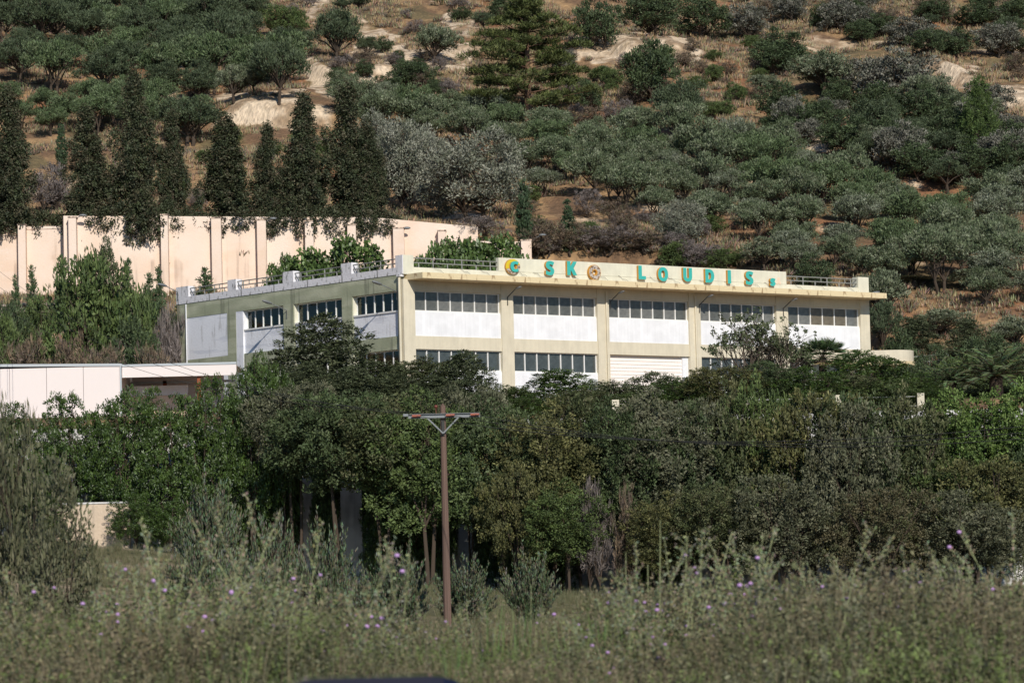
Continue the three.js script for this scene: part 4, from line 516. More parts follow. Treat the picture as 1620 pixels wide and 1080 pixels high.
// single trees and bushes on the slope: kind, name, label, centre x, top, foot, width
const DK = 'dark_shrub', GR = 'grey_shrub';
[['pine', 'pine_tree', 'tall spreading yellow-green pine standing alone on the bare slope', 835, -14, 200, 225],
['olive', 'olive_tree', 'round pale olive bush on bare ground to the left of the pine', 688, 36, 106, 78], ['darkOlive', 'olive_tree', 'round dark olive between the upper grove and the pale cut bank', 533, 14, 104, 84],
['bush', DK, 'large dark round shrub below the pale bank right of the pine', 1026, 64, 164, 98], ['bush', DK, 'small dark ball-shaped shrub just right of the pine', 933, 124, 180, 44], ['darkOlive', 'olive_tree', 'tall dark olive at the top edge of the large grove', 1075, 126, 220, 92],
['bush', DK, 'upright dark tree above the right pale bank at the frame top', 948, -10, 84, 78], ['bush', DK, 'wide dark shrub at the frame top above the pale bank', 1035, -14, 58, 104], ['bush', DK, 'dark shrub at the frame top, third right of the pine', 1112, -12, 62, 92], ['greyBush', GR, 'greyish shrub at the frame top, fourth right of the pine', 1182, 6, 66, 76],
['greyBush', GR, 'low grey shrub touching the right side of the pine', 893, 78, 116, 50], ['greyBush', GR, 'upright grey shrub alone in the dry grass above the grove', 1250, 150, 222, 50], ['bush', DK, 'dark green shrub near the pale scar above the grove', 1300, 158, 212, 66],
['greenBush', 'green_shrub', 'fresh green shrub beside the pale bank at top left of the pine', 440, 8, 56, 64], ['greenBush', 'green_shrub', 'small green shrub under the frame top left of the round olive', 466, 12, 58, 44], ['darkOlive', 'olive_tree', 'dark olive at the frame top above the bare slope', 345, -10, 44, 80],
['silverBush', 'olive_tree', 'very large silver-grey olive right of the cypresses', 752, 205, 352, 178], ['silverBush', 'olive_tree', 'silver-grey olive close behind the rightmost dark cypress', 640, 190, 338, 120], ['silverBush', 'olive_tree', 'pale grey olive rising behind the dark cypresses', 590, 176, 300, 90], ['silverBush', 'olive_tree', 'silver olive between the two largest grey olives', 690, 206, 330, 96],
['silverBush', 'olive_tree', 'round silver olive above the sign letters', 1076, 316, 392, 84], ['olive', 'olive_tree', 'olive standing directly above the right end of the sign', 1212, 374, 432, 80], ['bush', DK, 'dark shrub behind the right parapet of the factory', 1290, 400, 470, 70], ['olive', 'olive_tree', 'tall olive rising just right of the canopy end', 1392, 424, 516, 92],
['slimCypress', 'slim_cypress', 'slim dark cypress at the right end of the pink wall', 831, 284, 412, 27], ['slimCypress', 'slim_cypress', 'slim dark cypress behind the letter K', 900, 315, 414, 24], ['slimCypress', 'slim_cypress', 'short slim cypress on the dry bank at far left', 97, 196, 276, 19],
['darkOlive', 'olive_tree', 'spreading olive with a bare trunk on the terrace edge', 300, 156, 232, 112], ['darkOlive', 'olive_tree', 'olive above the cream terrace cut, right one', 440, 64, 166, 92], ['olive', 'olive_tree', 'olive with pale forked trunk above the cream terrace cut', 370, 102, 164, 66], ['darkOlive', 'olive_tree', 'olive left of the pale forked trunk', 322, 92, 160, 60], ['darkOlive', 'olive_tree', 'olive above the leaning terrace tree', 262, 98, 158, 66],
['greyBush', GR, 'large ash-grey shrub in the upper right thicket', 1424, 82, 176, 128], ['olive', 'olive_tree', 'broad pale olive in the upper right thicket', 1300, 80, 158, 112], ['bush', DK, 'dark leafy shrub at the left of the upper right thicket', 1238, 42, 112, 92], ['darkOlive', 'olive_tree', 'rounded khaki-green olive below the grey thicket', 1384, 156, 226, 90], ['greyBush', GR, 'ash-grey shrub between the broad olive and the pale scar', 1366, 92, 150, 80], ['olive', 'olive_tree', 'olive hanging below the ash-grey thicket', 1470, 118, 200, 84],
['brightConifer', 'loose_conifer', 'loose yellowish conifer beside the small pale scars at right', 1552, 122, 258, 76], ['greyBush', GR, 'grey shrub under the frame top, right of the thicket', 1330, -6, 54, 74], ['greyBush', GR, 'ash-grey shrub in the upper right row, left one', 1440, 28, 78, 86], ['greyBush', GR, 'ash-grey shrub in the upper right row, right one', 1578, 36, 92, 78], ['bush', DK, 'dark shrub between the two upper ash-grey shrubs', 1510, 44, 92, 66], ['bush', DK, 'dark shrub at the far upper right corner', 1608, -4, 40, 60], ['bush', DK, 'dark low shrub under the frame top at upper right', 1392, 22, 60, 60], ['greyBush', GR, 'grey shrub at the top between the two dark ones', 1250, -8, 36, 60], ['bush', DK, 'dark shrub at the top edge near the right', 1545, 4, 44, 76], ['bush', DK, 'dark shrub right of the ash-grey pair', 1480, 0, 36, 60], ['bush', DK, 'dark shrub on the slope below the pale scar', 1600, 190, 250, 70], ['darkOlive', 'olive_tree', 'olive at the grove top below the loose conifer', 1500, 250, 306, 74], ['darkOlive', 'olive_tree', 'olive at the grove top at far right', 1592, 262, 322, 80], ['darkOlive', 'olive_tree', 'small round olive above the grove, left of a pair', 1378, 212, 264, 60], ['darkOlive', 'olive_tree', 'small round olive above the grove, right of a pair', 1432, 220, 276, 66],
['purpleBush', 'bare_shrub', 'leafless purplish shrub between the far left cypresses', 78, 258, 340, 84], ['greenBush', 'green_shrub', 'yellow-green shrub on the bank above the pale terrace cut', 405, 50, 76, 28], ['bush', DK, 'dark shrub on the eroded bank under the round olive', 655, 96, 140, 70], ['purpleBush', 'bare_shrub', 'bare twiggy shrub on the bank behind the emblem', 760, 340, 392, 80], ['brownBush', 'dry_shrub', 'brown dry shrub behind the letters S and K', 862, 342, 414, 90], ['purpleBush', 'bare_shrub', 'large bare brown shrub behind the letter O', 960, 356, 420, 110], ['brownBush', 'dry_shrub', 'brown dry shrub behind the letter L', 1020, 370, 424, 84], ['purpleBush', 'bare_shrub', 'purplish bare shrub behind the letters U and D', 1105, 385, 430, 90], ['greenBush', 'green_shrub', 'low green shrub behind the letter I', 1150, 392, 432, 70],
].forEach(([k, n, l, px, t, f, w]) => put(k, n, l, n.includes('shrub') ? 'shrub' : 'tree', px, t, f, w));
// more shrubs scattered over the dry upper slope, labelled by their order from the left
function scatter(poly, n, kinds, size, seed, label, group, name) {
  const r = rng(seed), out = []; let guard = 0; const bb = [Math.min(...poly.map(p => p[0])), Math.max(...poly.map(p => p[0])), Math.min(...poly.map(p => p[1])), Math.max(...poly.map(p => p[1]))];
  while (out.length < n && guard++ < n * 40) { const px = lerp(bb[0], bb[1], r()), py = lerp(bb[2], bb[3], r()); if (!inPoly(poly, px, py) || out.some(q => Math.hypot(q[0] - px, (q[1] - py) * 2) < size[0] * 9)) continue; out.push([px, py, lerp(size[0], size[1], r()), kinds[Math.floor(r() * kinds.length)]]); }
  out.sort((a, b) => a[0] - b[0]).forEach(([px, py, s, k], i) => { const [x, d] = hit(px, py); plant(k, name, x, d, s, s * (0.6 + 0.35 * r()), `${label}, ${ord(i + 1)} from left`, 'shrub', group); });
}
scatter([[1190, 60], [1250, 110], [1350, 180], [1480, 160], [1640, 230], [1640, 300], [1500, 320], [1330, 250], [1200, 215]], 46, ['darkOlive', 'olive', 'greyBush', 'bush', 'bush'], [2.4, 4.6], 71, 'evergreen shrub of the thicket above the large grove', 'shrubs of the upper right thicket', 'thicket_shrub');
scatter([[1180, -30], [1640, -30], [1640, 150], [1500, 90], [1300, 70], [1180, 40]], 50, ['greyBush', 'bush', 'bush', 'darkOlive', 'brownBush'], [1.6, 3.6], 72, 'low shrub on the dry top slope at the right', 'shrubs of the top right slope', 'slope_shrub');
scatter([[400, -30], [800, -30], [800, 40], [700, 100], [560, 120], [400, 30]], 24, ['brownBush', 'purpleBush', 'brownBush', 'darkOlive', 'bush'], [1.2, 2.8], 73, 'low shrub on the pale slope left of the pine', 'shrubs left of the pine', 'slope_shrub');
scatter([[880, 100], [1200, 60], [1210, 200], [900, 210]], 40, ['brownBush', 'purpleBush', 'brownBush', 'greenBush'], [1.2, 2.6], 74, 'dry brown shrub on the reddish slope right of the pine', 'dry shrubs right of the pine', 'dry_shrub');
scatter([[520, 100], [760, 110], [760, 180], [520, 140]], 20, ['brownBush', 'purpleBush', 'bush'], [1.2, 2.6], 75, 'dry shrub on the bank below the round olive', 'dry shrubs below the round olive', 'dry_shrub');
scatter([[820, 300], [1130, 370], [1130, 440], [820, 420]], 26, ['brownBush', 'purpleBush', 'brownBush', 'greenBush'], [1.6, 3.0], 76, 'dry shrub on the bank just above the sign board', 'dry shrubs above the sign board', 'dry_shrub');
scatter([[20, 180], [330, 230], [560, 215], [600, 330], [20, 340]], 30, ['brownBush', 'greenBush', 'purpleBush'], [1.0, 2.4], 77, 'low shrub on the bank behind the dark cypresses', 'low shrubs behind the cypresses', 'bank_shrub');
// dark cypresses above the pink wall
[[15, 158, 120], [-40, 170, 110], [140, 186, 112], [216, 128, 118], [272, 190, 90], [362, 196, 118], [424, 210, 96], [484, 164, 118], [556, 148, 128], [588, 205, 100]].forEach(([px, top, w], i) => {
  const d = pinkD(at(px, 335, 243).x) + 1.4 + (i % 3) * 0.5, x = at(px, 335, d).x, g = plant('darkCypress', 'dark_cypress', x, d, w * d / FPX * (0.85 + 0.25 * R0()), at(px, top, d).y - H(x, d) + 0.5, `drooping dark brown-green cypress over the pink wall, ${ord(i < 2 ? 2 - i : i + 1)} from left`, 'tree', 'dark cypresses above the pink wall', { v: i, lean: (R0() - 0.5) * 0.09 });
});
// left slope below the pink wall
put('greenBush', 'green_shrub', 'big green rounded shrub left of the factory', 'shrub', 150, 400, 560, 150, { d: 214 }); put('juniper', 'young_conifer', 'pointed conifer rising out of the big green shrub', 'tree', 168, 384, 540, 74, { d: 216, v: 1 });
[[50, 420, 470, 30], [98, 404, 470, 34], [200, 410, 480, 40], [236, 432, 490, 34], [252, 420, 490, 26], [325, 424, 475, 44], [24, 435, 470, 24]].forEach(([px, t, f, w], i) => put('youngConifer', 'young_conifer', `small young conifer planted below the pink wall, ${ord([3, 4, 5, 6, 7, 8, 2][i] - 1)} from left`, 'tree', px, t, f, w, { d: 232, group: 'young conifers below the pink wall' }));
[['bush', 'bush', 15, 480, 540, 70, 218], ['greenBush', 'bush', 60, 470, 520, 60, 222], ['brownBush', 'bush', 40, 528, 590, 90, 206], ['brownBush', 'bush', 110, 530, 590, 80, 205], ['bush', 'bush', 205, 505, 590, 90, 207], ['brownBush', 'bush', 165, 540, 592, 70, 203], ['purpleBush', 'bush', 268, 480, 590, 66, 212], ['brownBush', 'bush', 240, 540, 590, 60, 205], ['greenBush', 'bush', 225, 460, 560, 70, 214], ['bush', 'bush', 290, 480, 520, 50, 228], ['greenBush', 'bush', 5, 500, 560, 60, 212], ['purpleBush', 'bush', 265, 520, 600, 50, 211]].sort((a, b) => a[2] - b[2]).forEach(([k, n, px, t, f, w, d], i) => put(k, 'slope_bush', `bushy undergrowth shrub between white shed and pink wall, ${ord(i + 1)} from left`, 'shrub', px, t, f, w, { d, group: 'shrubs above the white shed' }));
// figs behind the roof
put('figTree', 'fig_tree', 'leafy fig tree behind the left parapet railing', 'tree', 530, 383, 470, 175, { d: 229, v: 0 }); put('figTree', 'fig_tree', 'small fig shoots at the left of the leafy fig', 'tree', 450, 405, 470, 70, { d: 228, v: 1 }); put('figTree', 'fig_tree', 'broad fig tree behind the front parapet railing', 'tree', 760, 376, 460, 165, { d: 236, v: 2 }); put('figTree', 'fig_tree', 'low fig crown between the two larger figs', 'tree', 690, 388, 460, 100, { d: 234, v: 1 });
// right of the factory
[['darkOlive', 'dark green shrub against the right end wall of the factory', 1396, 474, 560, 62, 226], ['juniper', 'dark conifer-like shrub above the porch', 1448, 500, 575, 92, 224], ['olive', 'grey olive above the stone wall', 1490, 488, 560, 90, 228], ['juniper', 'olive-brown conifer above the stone wall railing', 1535, 505, 580, 84, 222], ['olive', 'grey-green olive at the far right above the palm', 1605, 500, 580, 80, 224], ['bush', 'dark bush behind the date palm', 1580, 530, 610, 80, 214], ['olive', 'broad olive with shaded foot right of the canopy', 1440, 440, 500, 110, 240], ['olive', 'wide olive beside the dry bank at far right', 1560, 420, 500, 120, 238]].forEach(([k, l, px, t, f, w, d], i) => put(k, k === 'bush' ? 'dark_shrub' : k === 'juniper' ? 'juniper_tree' : 'olive_tree', l, k === 'bush' ? 'shrub' : 'tree', px, t, f, w, { d, v: k === 'juniper' ? 1 : undefined }));
[[1392, 565, 640, 70, 205, 'bush'], [1450, 575, 640, 80, 203, 'bush'], [1520, 560, 640, 90, 206, 'greenBush'], [1610, 560, 650, 90, 205, 'bush'], [1570, 590, 660, 90, 200, 'greenBush'], [1480, 545, 600, 80, 212, 'bush'], [1545, 535, 600, 80, 213, 'bush'], [1410, 600, 680, 90, 190, 'greenBush'], [1500, 610, 690, 110, 188, 'bush'], [1590, 610, 690, 110, 187, 'bush'], [1330, 590, 680, 80, 188, 'bush'], [1280, 600, 690, 90, 187, 'bush'], [1420, 520, 580, 70, 221, 'bush'], [1640, 540, 640, 90, 208, 'bush']].sort((a, b) => a[0] - b[0]).forEach(([px, t, f, w, d, k], i) => put(k, 'garden_bush', `leafy garden bush right of the factory around the palms, ${ord(i + 1)} from left`, 'shrub', px, t, f, w, { d, group: 'bushes right of the factory' }));
put('datePalm', 'date_palm', 'young date palm with arching fronds at the right edge', 'palm', 1578, 540, 640, 180, { d: 183 }); put('fanPalm', 'fan_palm', 'fan palm in front of the rightmost white panel', 'palm', 1304, 530, 640, 96, { d: 182 }); put('datePalm', 'date_palm', 'small palm clump left of the young date palm', 'palm', 1508, 566, 640, 110, { d: 184 });
console.log('hill plants done');

// terrace trees in front of the factory
const terrace = [['juniper', 0, 'juniper_tree', 'tall juniper hiding the corner of the green side wall', 512, 500, 690, 215, 178], ['juniper', 0, 'juniper_tree', 'broad juniper right of the tall one', 598, 572, 700, 190, 177], ['juniper', 1, 'juniper_tree', 'narrow juniper tip against the second white panel', 735, 556, 700, 120, 177], ['scrubTree', 0, 'evergreen_tree', 'rounded evergreen below the factory corner', 672, 566, 700, 170, 179], ['scrubTree', 1, 'evergreen_tree', 'small pointed evergreen below the cream column', 805, 610, 700, 110, 176], ['brightConifer', 0, 'bright_conifer', 'bright green domed conifer below the second bay', 884, 584, 700, 170, 177], ['paleBush', 0, 'pale_shrub', 'pale leafy shrub below the roller door', 968, 602, 700, 130, 179], ['paleBush', 1, 'pale_shrub', 'greyish shrub in front of the roller door right half', 1052, 588, 700, 130, 178], ['twiggy', 0, 'twiggy_shrub', 'tall twiggy half-bare shrub before the fourth bay', 1186, 486, 690, 215, 180], ['twiggy', 1, 'twiggy_shrub', 'lower twiggy shrub right of the tall one', 1245, 525, 690, 150, 181], ['scrubTree', 2, 'evergreen_tree', 'dark evergreen at the right foot of the twiggy shrub', 1262, 588, 700, 130, 177], ['hedgeTree', 1, 'evergreen_tree', 'deep green bush in front of the porch', 1368, 552, 700, 150, 178], ['hedgeTree', 2, 'evergreen_tree', 'low green bush right of the porch post', 1440, 590, 700, 130, 179], ['juniper', 0, 'juniper_tree', 'dark juniper at the left foot of the twiggy shrub', 1120, 590, 700, 130, 178], ['hedgeTree', 0, 'evergreen_tree', 'evergreen left of the tall juniper against the green wall', 446, 592, 700, 100, 176], ['hedgeTree', 1, 'evergreen_tree', 'low evergreen below the shed fascia', 378, 628, 690, 80, 176]];
terrace.forEach(([k, v, n, l, px, t, f, w, d]) => put(k, n, l, n.includes('shrub') ? 'shrub' : 'tree', px, t, f, w, { d, v }));
[[440, 606, 100], [490, 575, 130], [560, 580, 130], [625, 590, 120], [690, 594, 120], [760, 620, 100], [832, 624, 90], [920, 614, 110], [1015, 620, 110], [1085, 596, 120], [1150, 580, 130], [1215, 570, 130], [1285, 580, 130], [1345, 590, 120], [1400, 598, 130], [1460, 612, 130]].forEach(([px, t, w], i) => put(i < 5 ? 'juniper' : i % 3 ? 'scrubTree' : 'hedgeTree', 'fence_shrub', `evergreen shrub growing against the terrace fence, ${ord(i + 1)} from left`, 'shrub', px, t, 690, w, { d: 171.5 + (i % 2), group: 'shrubs along the terrace fence' }));
put('greenTall', 'broadleaf_tree', 'bright green broadleaf tree at the right edge', 'tree', 1535, 620, 760, 200, { d: 164, v: 0 }); put('greenTall', 'broadleaf_tree', 'bright green broadleaf crown cut by the right edge', 'tree', 1622, 606, 760, 180, { d: 165, v: 1 }); put('greenTall', 'broadleaf_tree', 'smaller bright green crown left of the broadleaf tree', 'tree', 1465, 645, 760, 140, { d: 163.5, v: 2 });
put('scrubTree', 'pale_shrub', 'greyish wispy tree below the deep green bush', 'shrub', 1350, 640, 800, 150, { d: 159, v: 2 });
// hedge in front of the left wall
[[20, 632, 840, 150], [105, 628, 850, 150], [190, 634, 850, 140], [265, 640, 860, 140], [335, 634, 860, 130], [400, 618, 880, 120], [450, 640, 890, 90], [-40, 640, 840, 120]].sort((a, b) => a[0] - b[0]).forEach(([px, t, f, w], i) => put('hedgeTree', 'hedge_tree', `dense dark green hedge tree below the white shed, ${ord(i + 1)} from left`, 'tree', px, t, f, w, { d: 164.5, v: i, group: 'hedge trees below the shed', y: 4.6, deep: 0.75 }));
// trees standing at the foot of the grey wall, crowns leaning out of its top
[[470, 606, 900, 140, 'highTree', 164], [535, 622, 900, 170, 'highTree', 162], [610, 626, 905, 180, 'highTree', 162], [680, 622, 905, 160, 'overTree', 161], [748, 612, 920, 140, 'highTree', 164], [800, 636, 930, 150, 'overTree', 161.5], [862, 640, 930, 170, 'overTree', 161], [925, 628, 920, 160, 'overTree', 163], [985, 640, 920, 160, 'overTree', 161.5], [1040, 622, 930, 160, 'overTree', 162], [822, 735, 930, 120, 'scrubTree', 159], [900, 760, 930, 130, 'overTree', 158.5], [1100, 640, 930, 170, 'scrubTree', 163], [1160, 618, 930, 170, 'scrubTree', 164], [1225, 604, 930, 170, 'scrubTree', 164], [1290, 622, 935, 190, 'scrubTree', 162], [1365, 626, 940, 190, 'scrubTree', 161], [1430, 622, 940, 200, 'scrubTree', 162], [1505, 735, 940, 180, 'scrubTree', 160], [1575, 725, 940, 190, 'scrubTree', 159.5], [1635, 700, 940, 160, 'scrubTree', 162], [1250, 752, 945, 170, 'scrubTree', 155], [1400, 772, 950, 180, 'scrubTree', 154], [1540, 775, 950, 190, 'scrubTree', 154.5], [1130, 765, 950, 140, 'overTree', 156], [1050, 780, 950, 110, 'overTree', 157]].sort((a, b) => a[0] - b[0]).forEach(([px, t, f, w, k, d], i) => put(k, 'wall_foot_tree', `olive-green bushy tree hiding the grey terrace wall, ${ord(i + 1)} from left`, 'tree', px, t, f, w, { d, group: 'bushy trees along the grey wall', deep: k === 'overTree' || k === 'highTree' ? 1.35 : 1 }));
put('purpleBush', 'bare_shrub', 'bare dead grey-brown shrub among the wall trees', 'shrub', 940, 760, 870, 60, { d: 158.5 }); put('brownBush', 'dry_shrub', 'rusty brown dry branch among the wall trees', 'shrub', 990, 765, 860, 44, { d: 158 });
[[435, 740, 80], [515, 770, 44], [610, 770, 76], [655, 780, 90], [700, 800, 50], [790, 780, 84], [830, 800, 80], [880, 810, 90], [1015, 820, 80], [1060, 830, 90], [215, 780, 90], [60, 780, 100], [270, 790, 90], [380, 780, 90]].sort((a, b) => a[0] - b[0]).forEach(([px, t, w], i) => put('hedgeTree', 'shade_bush', `dark ivy-covered bush in the shade at the wall foot, ${ord(i + 1)} from left`, 'shrub', px, t, 930, w, { d: px < 300 ? 161 : 165.5, group: 'dark bushes at the wall foot' }));
// creepers hanging on the wall: leafy curtains, each a plant of its own
proto('creeper', [0, 1, 2].map(i => { const r = rng(3100 + i), L = new Leaves(9000), tg = []; for (let k = 0; k < 26; k++) { const x = (r() - 0.5) * 3, len = 3 + 4 * r(), pts = []; for (let j = 0; j <= 6; j++) pts.push(V(x + gauss(r) * 0.12, -len * j / 6, 0.12 + 0.15 * r())); tg.push(tube(pts, 0.015, 0.006, 3)); for (let j = 0; j < 300; j++) { const t = Math.pow(r(), 0.8), c = hedgeC[Math.floor(r() * 4)]; L.add(x + gauss(r) * 0.28, -len * t, 0.15 + Math.abs(gauss(r)) * 0.3, gauss(r), -0.5 + gauss(r) * 0.6, 0.4 + gauss(r) * 0.5, 0.16, 0.11, c.map(v => v * (0.6 + 0.6 * r())), r); } } return mkTree(L.build(), mergeGeometries(tg.map(x => x.toNonIndexed())), M.bark, 3.2, 7, M.leafFar, 'leaf_curtain'); }));
[[452, 1.0], [515, 0.9], [600, 1.0], [620, 1.1], [640, 1], [690, 1.0], [785, 1.0], [825, 1.05], [870, 1.1], [905, 1.0], [1010, 1.1], [1050, 1], [1110, 0.9], [1170, 1]].forEach(([px, s], i) => { const d0 = wallD(at(px, 800, 169).x), x = at(px, 800, d0).x; const g = PROTO.creeper[i % 3].clone(); g.name = numbered('hanging_creeper'); g.userData = {}; tag(g, `leafy creeper hanging down the grey terrace wall, ${ord(i + 1)} from left`, 'creeper', 'creepers on the grey wall'); g.position.set(x, 9.7, -d0 + 0.05); g.scale.set(0.62 * s, 1.05 * s, 0.9); scene.add(g); });
// young olives and shrubs in the field
[[330, 768, 880, 96, 142], [322, 850, 950, 100, 116], [432, 822, 925, 84, 118], [515, 836, 945, 88, 112], [630, 866, 985, 92, 108], [736, 880, 985, 84, 112], [838, 878, 985, 80, 110], [390, 885, 970, 90, 104], [560, 905, 980, 80, 100]].forEach(([px, t, f, w, d], i) => put('youngOlive', 'young_olive', ['young grey olive bush nearest the beige low wall', 'low young olive left of the tallest pair', 'tallest young olive left of the pole', 'bushy young olive before the pale wall strip', 'young olive just left of the pole', 'young olive just right of the pole', 'young olive farthest right in the field', 'small young olive in front of the tallest one', 'small young olive at the front between two larger'][i], 'shrub', px, t, f, w, { d, v: i, group: 'young olives in the field' }));
console.log('middle plants done');

// ---------------------------------------------------------------- power pole
{
  const p = thing('utility_pole', 'weathered brown wooden utility pole with grey steel crossarm', 'pole'); const d = 105, yb = 0.5; p.position.set(-2.1, yb, -d);
  const topY = 7.39 - yb; const pg = new THREE.CylinderGeometry(0.085, 0.125, topY + 0.5, 14); pg.translate(0, (topY - 0.5) / 2, 0); part('shaft', pg, M.wood, p); const cap = new THREE.ConeGeometry(0.085, 0.1, 14); cap.translate(0, topY + 0.05, 0); part('pole_cap', cap, M.wood, p);
  const ya = topY - 0.27, z = 0.11;
  part('crossarm', [bx(-1.02, 1.1, ya - 0.055, ya + 0.045, z, z + 0.02), bx(-1.02, 1.1, ya + 0.045, ya + 0.06, z, z + 0.08), bx(-1.02, 1.1, ya - 0.068, ya - 0.055, z, z + 0.08)], M.steel, p);
  for (const s of [-1, 1]) { const br = bx(-0.02, 0.02, 0, 0.66, 0, 0.012); br.rotateZ(-s * 0.78); br.translate(0, ya - 0.53, z + 0.005 * s + 0.09); part('brace', br, M.steel, p); }
  const red = mat({ color: '#93503e', roughness: 0.4 });
  for (const x of [-0.78, 0.22, 0.95]) { const pts = []; for (let i = 0; i <= 12; i++) pts.push(new THREE.Vector2(i % 2 ? 0.03 : 0.048, -0.13 + i * 0.0216)); const g = new THREE.LatheGeometry(pts, 12); g.rotateZ(Math.PI / 2); g.translate(x, ya, z + 0.13); part('insulator', g, red, p); }
  const pin = new THREE.SphereGeometry(0.055, 10, 8); pin.translate(-0.2, topY + 0.0, z); const pn = part('pin_insulator', [pin, tube([V(-0.2, ya, z), V(-0.2, topY, z)], 0.014)], mat({ color: '#6a3328', roughness: 0.35 }), p);
  const cl = new RoundedBoxGeometry(0.16, 0.09, 0.1, 2, 0.02); cl.translate(-1.1, ya + 0.03, z + 0.06); part('end_clamp', cl, M.steel, p); part('stay_bolt', bx(-0.045, 0.045, ya - 0.6, ya - 0.15, 0.105, 0.125), M.dark, p);
  const wire = (a, b, sag, label) => { const pts = []; for (let i = 0; i <= 28; i++) { const t = i / 28, q = a.clone().lerp(b, t); q.y -= sag * 4 * t * (1 - t); pts.push(q); } const m = part(numbered('power_line'), tube(pts, 0.009, 0.009, 4), M.dark, scene); tag(m, label, 'wire', 'power lines from the pole'); };
  const o = [-0.78, 0.22, 0.95].map(x => V(-2.1 + x, yb + ya, -d + z + 0.13));
  const far = [at(-160, 270, 240), at(-160, 310, 240), at(-160, 350, 240)];
  ['uppermost', 'middle', 'lowest'].forEach((w, i) => wire(o[i], far[i], 3.2, `thin black power line from the pole up to the left, ${w} of three`));
  const rt = [at(1900, 640, 70), at(1900, 652, 72), at(1900, 664, 74)];
  ['uppermost', 'middle', 'lowest'].forEach((w, i) => wire(o[i], rt[i], 0.75, `thin black power line from the pole to the right, ${w} of three`));
}
// ---------------------------------------------------------------- car whose roof shows at the bottom
{
  const c = thing('parked_car', 'dark navy car roof with a short aerial at the bottom edge', 'car'); c.position.set(-1.05, -0.07, -25); c.rotation.y = 0.06;
  const navy = new THREE.MeshPhysicalMaterial({ color: '#10162c', roughness: 0.3, clearcoat: 1, clearcoatRoughness: 0.05 }), glass = mat({ color: '#0b0d10', roughness: 0.08 }), tyre = mat({ color: '#161616' });
  const prof = (pts, w, bev) => { const s = new THREE.Shape(); pts.forEach(([x, y], i) => i ? s.lineTo(x, y) : s.moveTo(x, y)); const g = new THREE.ExtrudeGeometry(s, { depth: w - 2 * bev, bevelEnabled: true, bevelThickness: bev, bevelSize: bev * 0.6, bevelSegments: 5 }); g.translate(0, 0, -w / 2 + bev); g.rotateY(Math.PI / 2); return g; };
  part('body', prof([[-1.95, 0.35], [1.95, 0.35], [2.0, 0.6], [1.8, 0.82], [0.95, 0.92], [-1.85, 0.95], [-2.0, 0.7]], 1.72, 0.12), navy, c);
  part('cabin_glass', prof([[-1.7, 0.95], [0.95, 0.93], [0.3, 1.32], [-1.25, 1.34]], 1.46, 0.16), glass, c);
  const rf = prof([[-1.35, 1.33], [0.35, 1.31], [0.15, 1.39], [-0.4, 1.43], [-1.0, 1.42]], 1.36, 0.3); part('roof', rf, navy, c);
  const ae = new THREE.ConeGeometry(0.05, 0.1, 10); ae.scale(1, 1, 2); ae.translate(0.02, 1.47, 0.75); part('aerial', ae, navy, c);
  for (const [x, z] of [[-0.78, -1.2], [0.78, -1.2], [-0.78, 1.25], [0.78, 1.25]]) { const w = new THREE.CylinderGeometry(0.31, 0.31, 0.2, 20); w.rotateZ(Math.PI / 2); w.translate(x, 0.31, z); const wh = part('wheel', w, tyre, c); const r = new THREE.CylinderGeometry(0.19, 0.19, 0.21, 14); r.rotateZ(Math.PI / 2); r.translate(x, 0.31, z); part('rim', r, M.steel, wh); }
  for (const s of [-1, 1]) part('tail_light', bx(s * 0.72 - 0.1, s * 0.72 + 0.1, 0.62, 0.85, 1.93, 1.99), mat({ color: '#7a0f12', roughness: 0.2 }), c);
}
console.log('pole and car done');

// ---------------------------------------------------------------- stuff: dry grass and scrub on the hill, field weeds
function instanced(name, label, category, geo, m, pts, parent) { const im = new THREE.InstancedMesh(geo, m, pts.length), q = new THREE.Object3D(); pts.forEach((p, i) => { q.position.set(p[0], p[1], p[2]); q.rotation.set((p[5] ?? 0), p[4], (p[6] ?? 0)); q.scale.set(p[3], p[3] * (p[7] ?? 1), p[3]); q.updateMatrix(); im.setMatrixAt(i, q.matrix); }); im.name = numbered(name); im.userData = { kind: 'stuff', label, category }; im.castShadow = im.receiveShadow = true; scene.add(im); return im; }
function tuft(seed, n, h, spread, wid, cols, lean = 0.5) { const r = rng(seed), L = new Leaves(n); for (let k = 0; k < n; k++) { const a = r() * 6.283, q = Math.sqrt(r()) * spread, c = cols[Math.floor(r() * cols.length)]; L.add(Math.cos(a) * q, -0.03, Math.sin(a) * q, gauss(r) * lean, 1, gauss(r) * lean, h * (0.5 + 0.6 * r()), wid, c.map(v => v * (0.75 + 0.5 * r())), r); } return L.build(); }
const dryC = [[0.34, 0.25, 0.14], [0.28, 0.19, 0.11], [0.24, 0.18, 0.11], [0.38, 0.29, 0.17]];
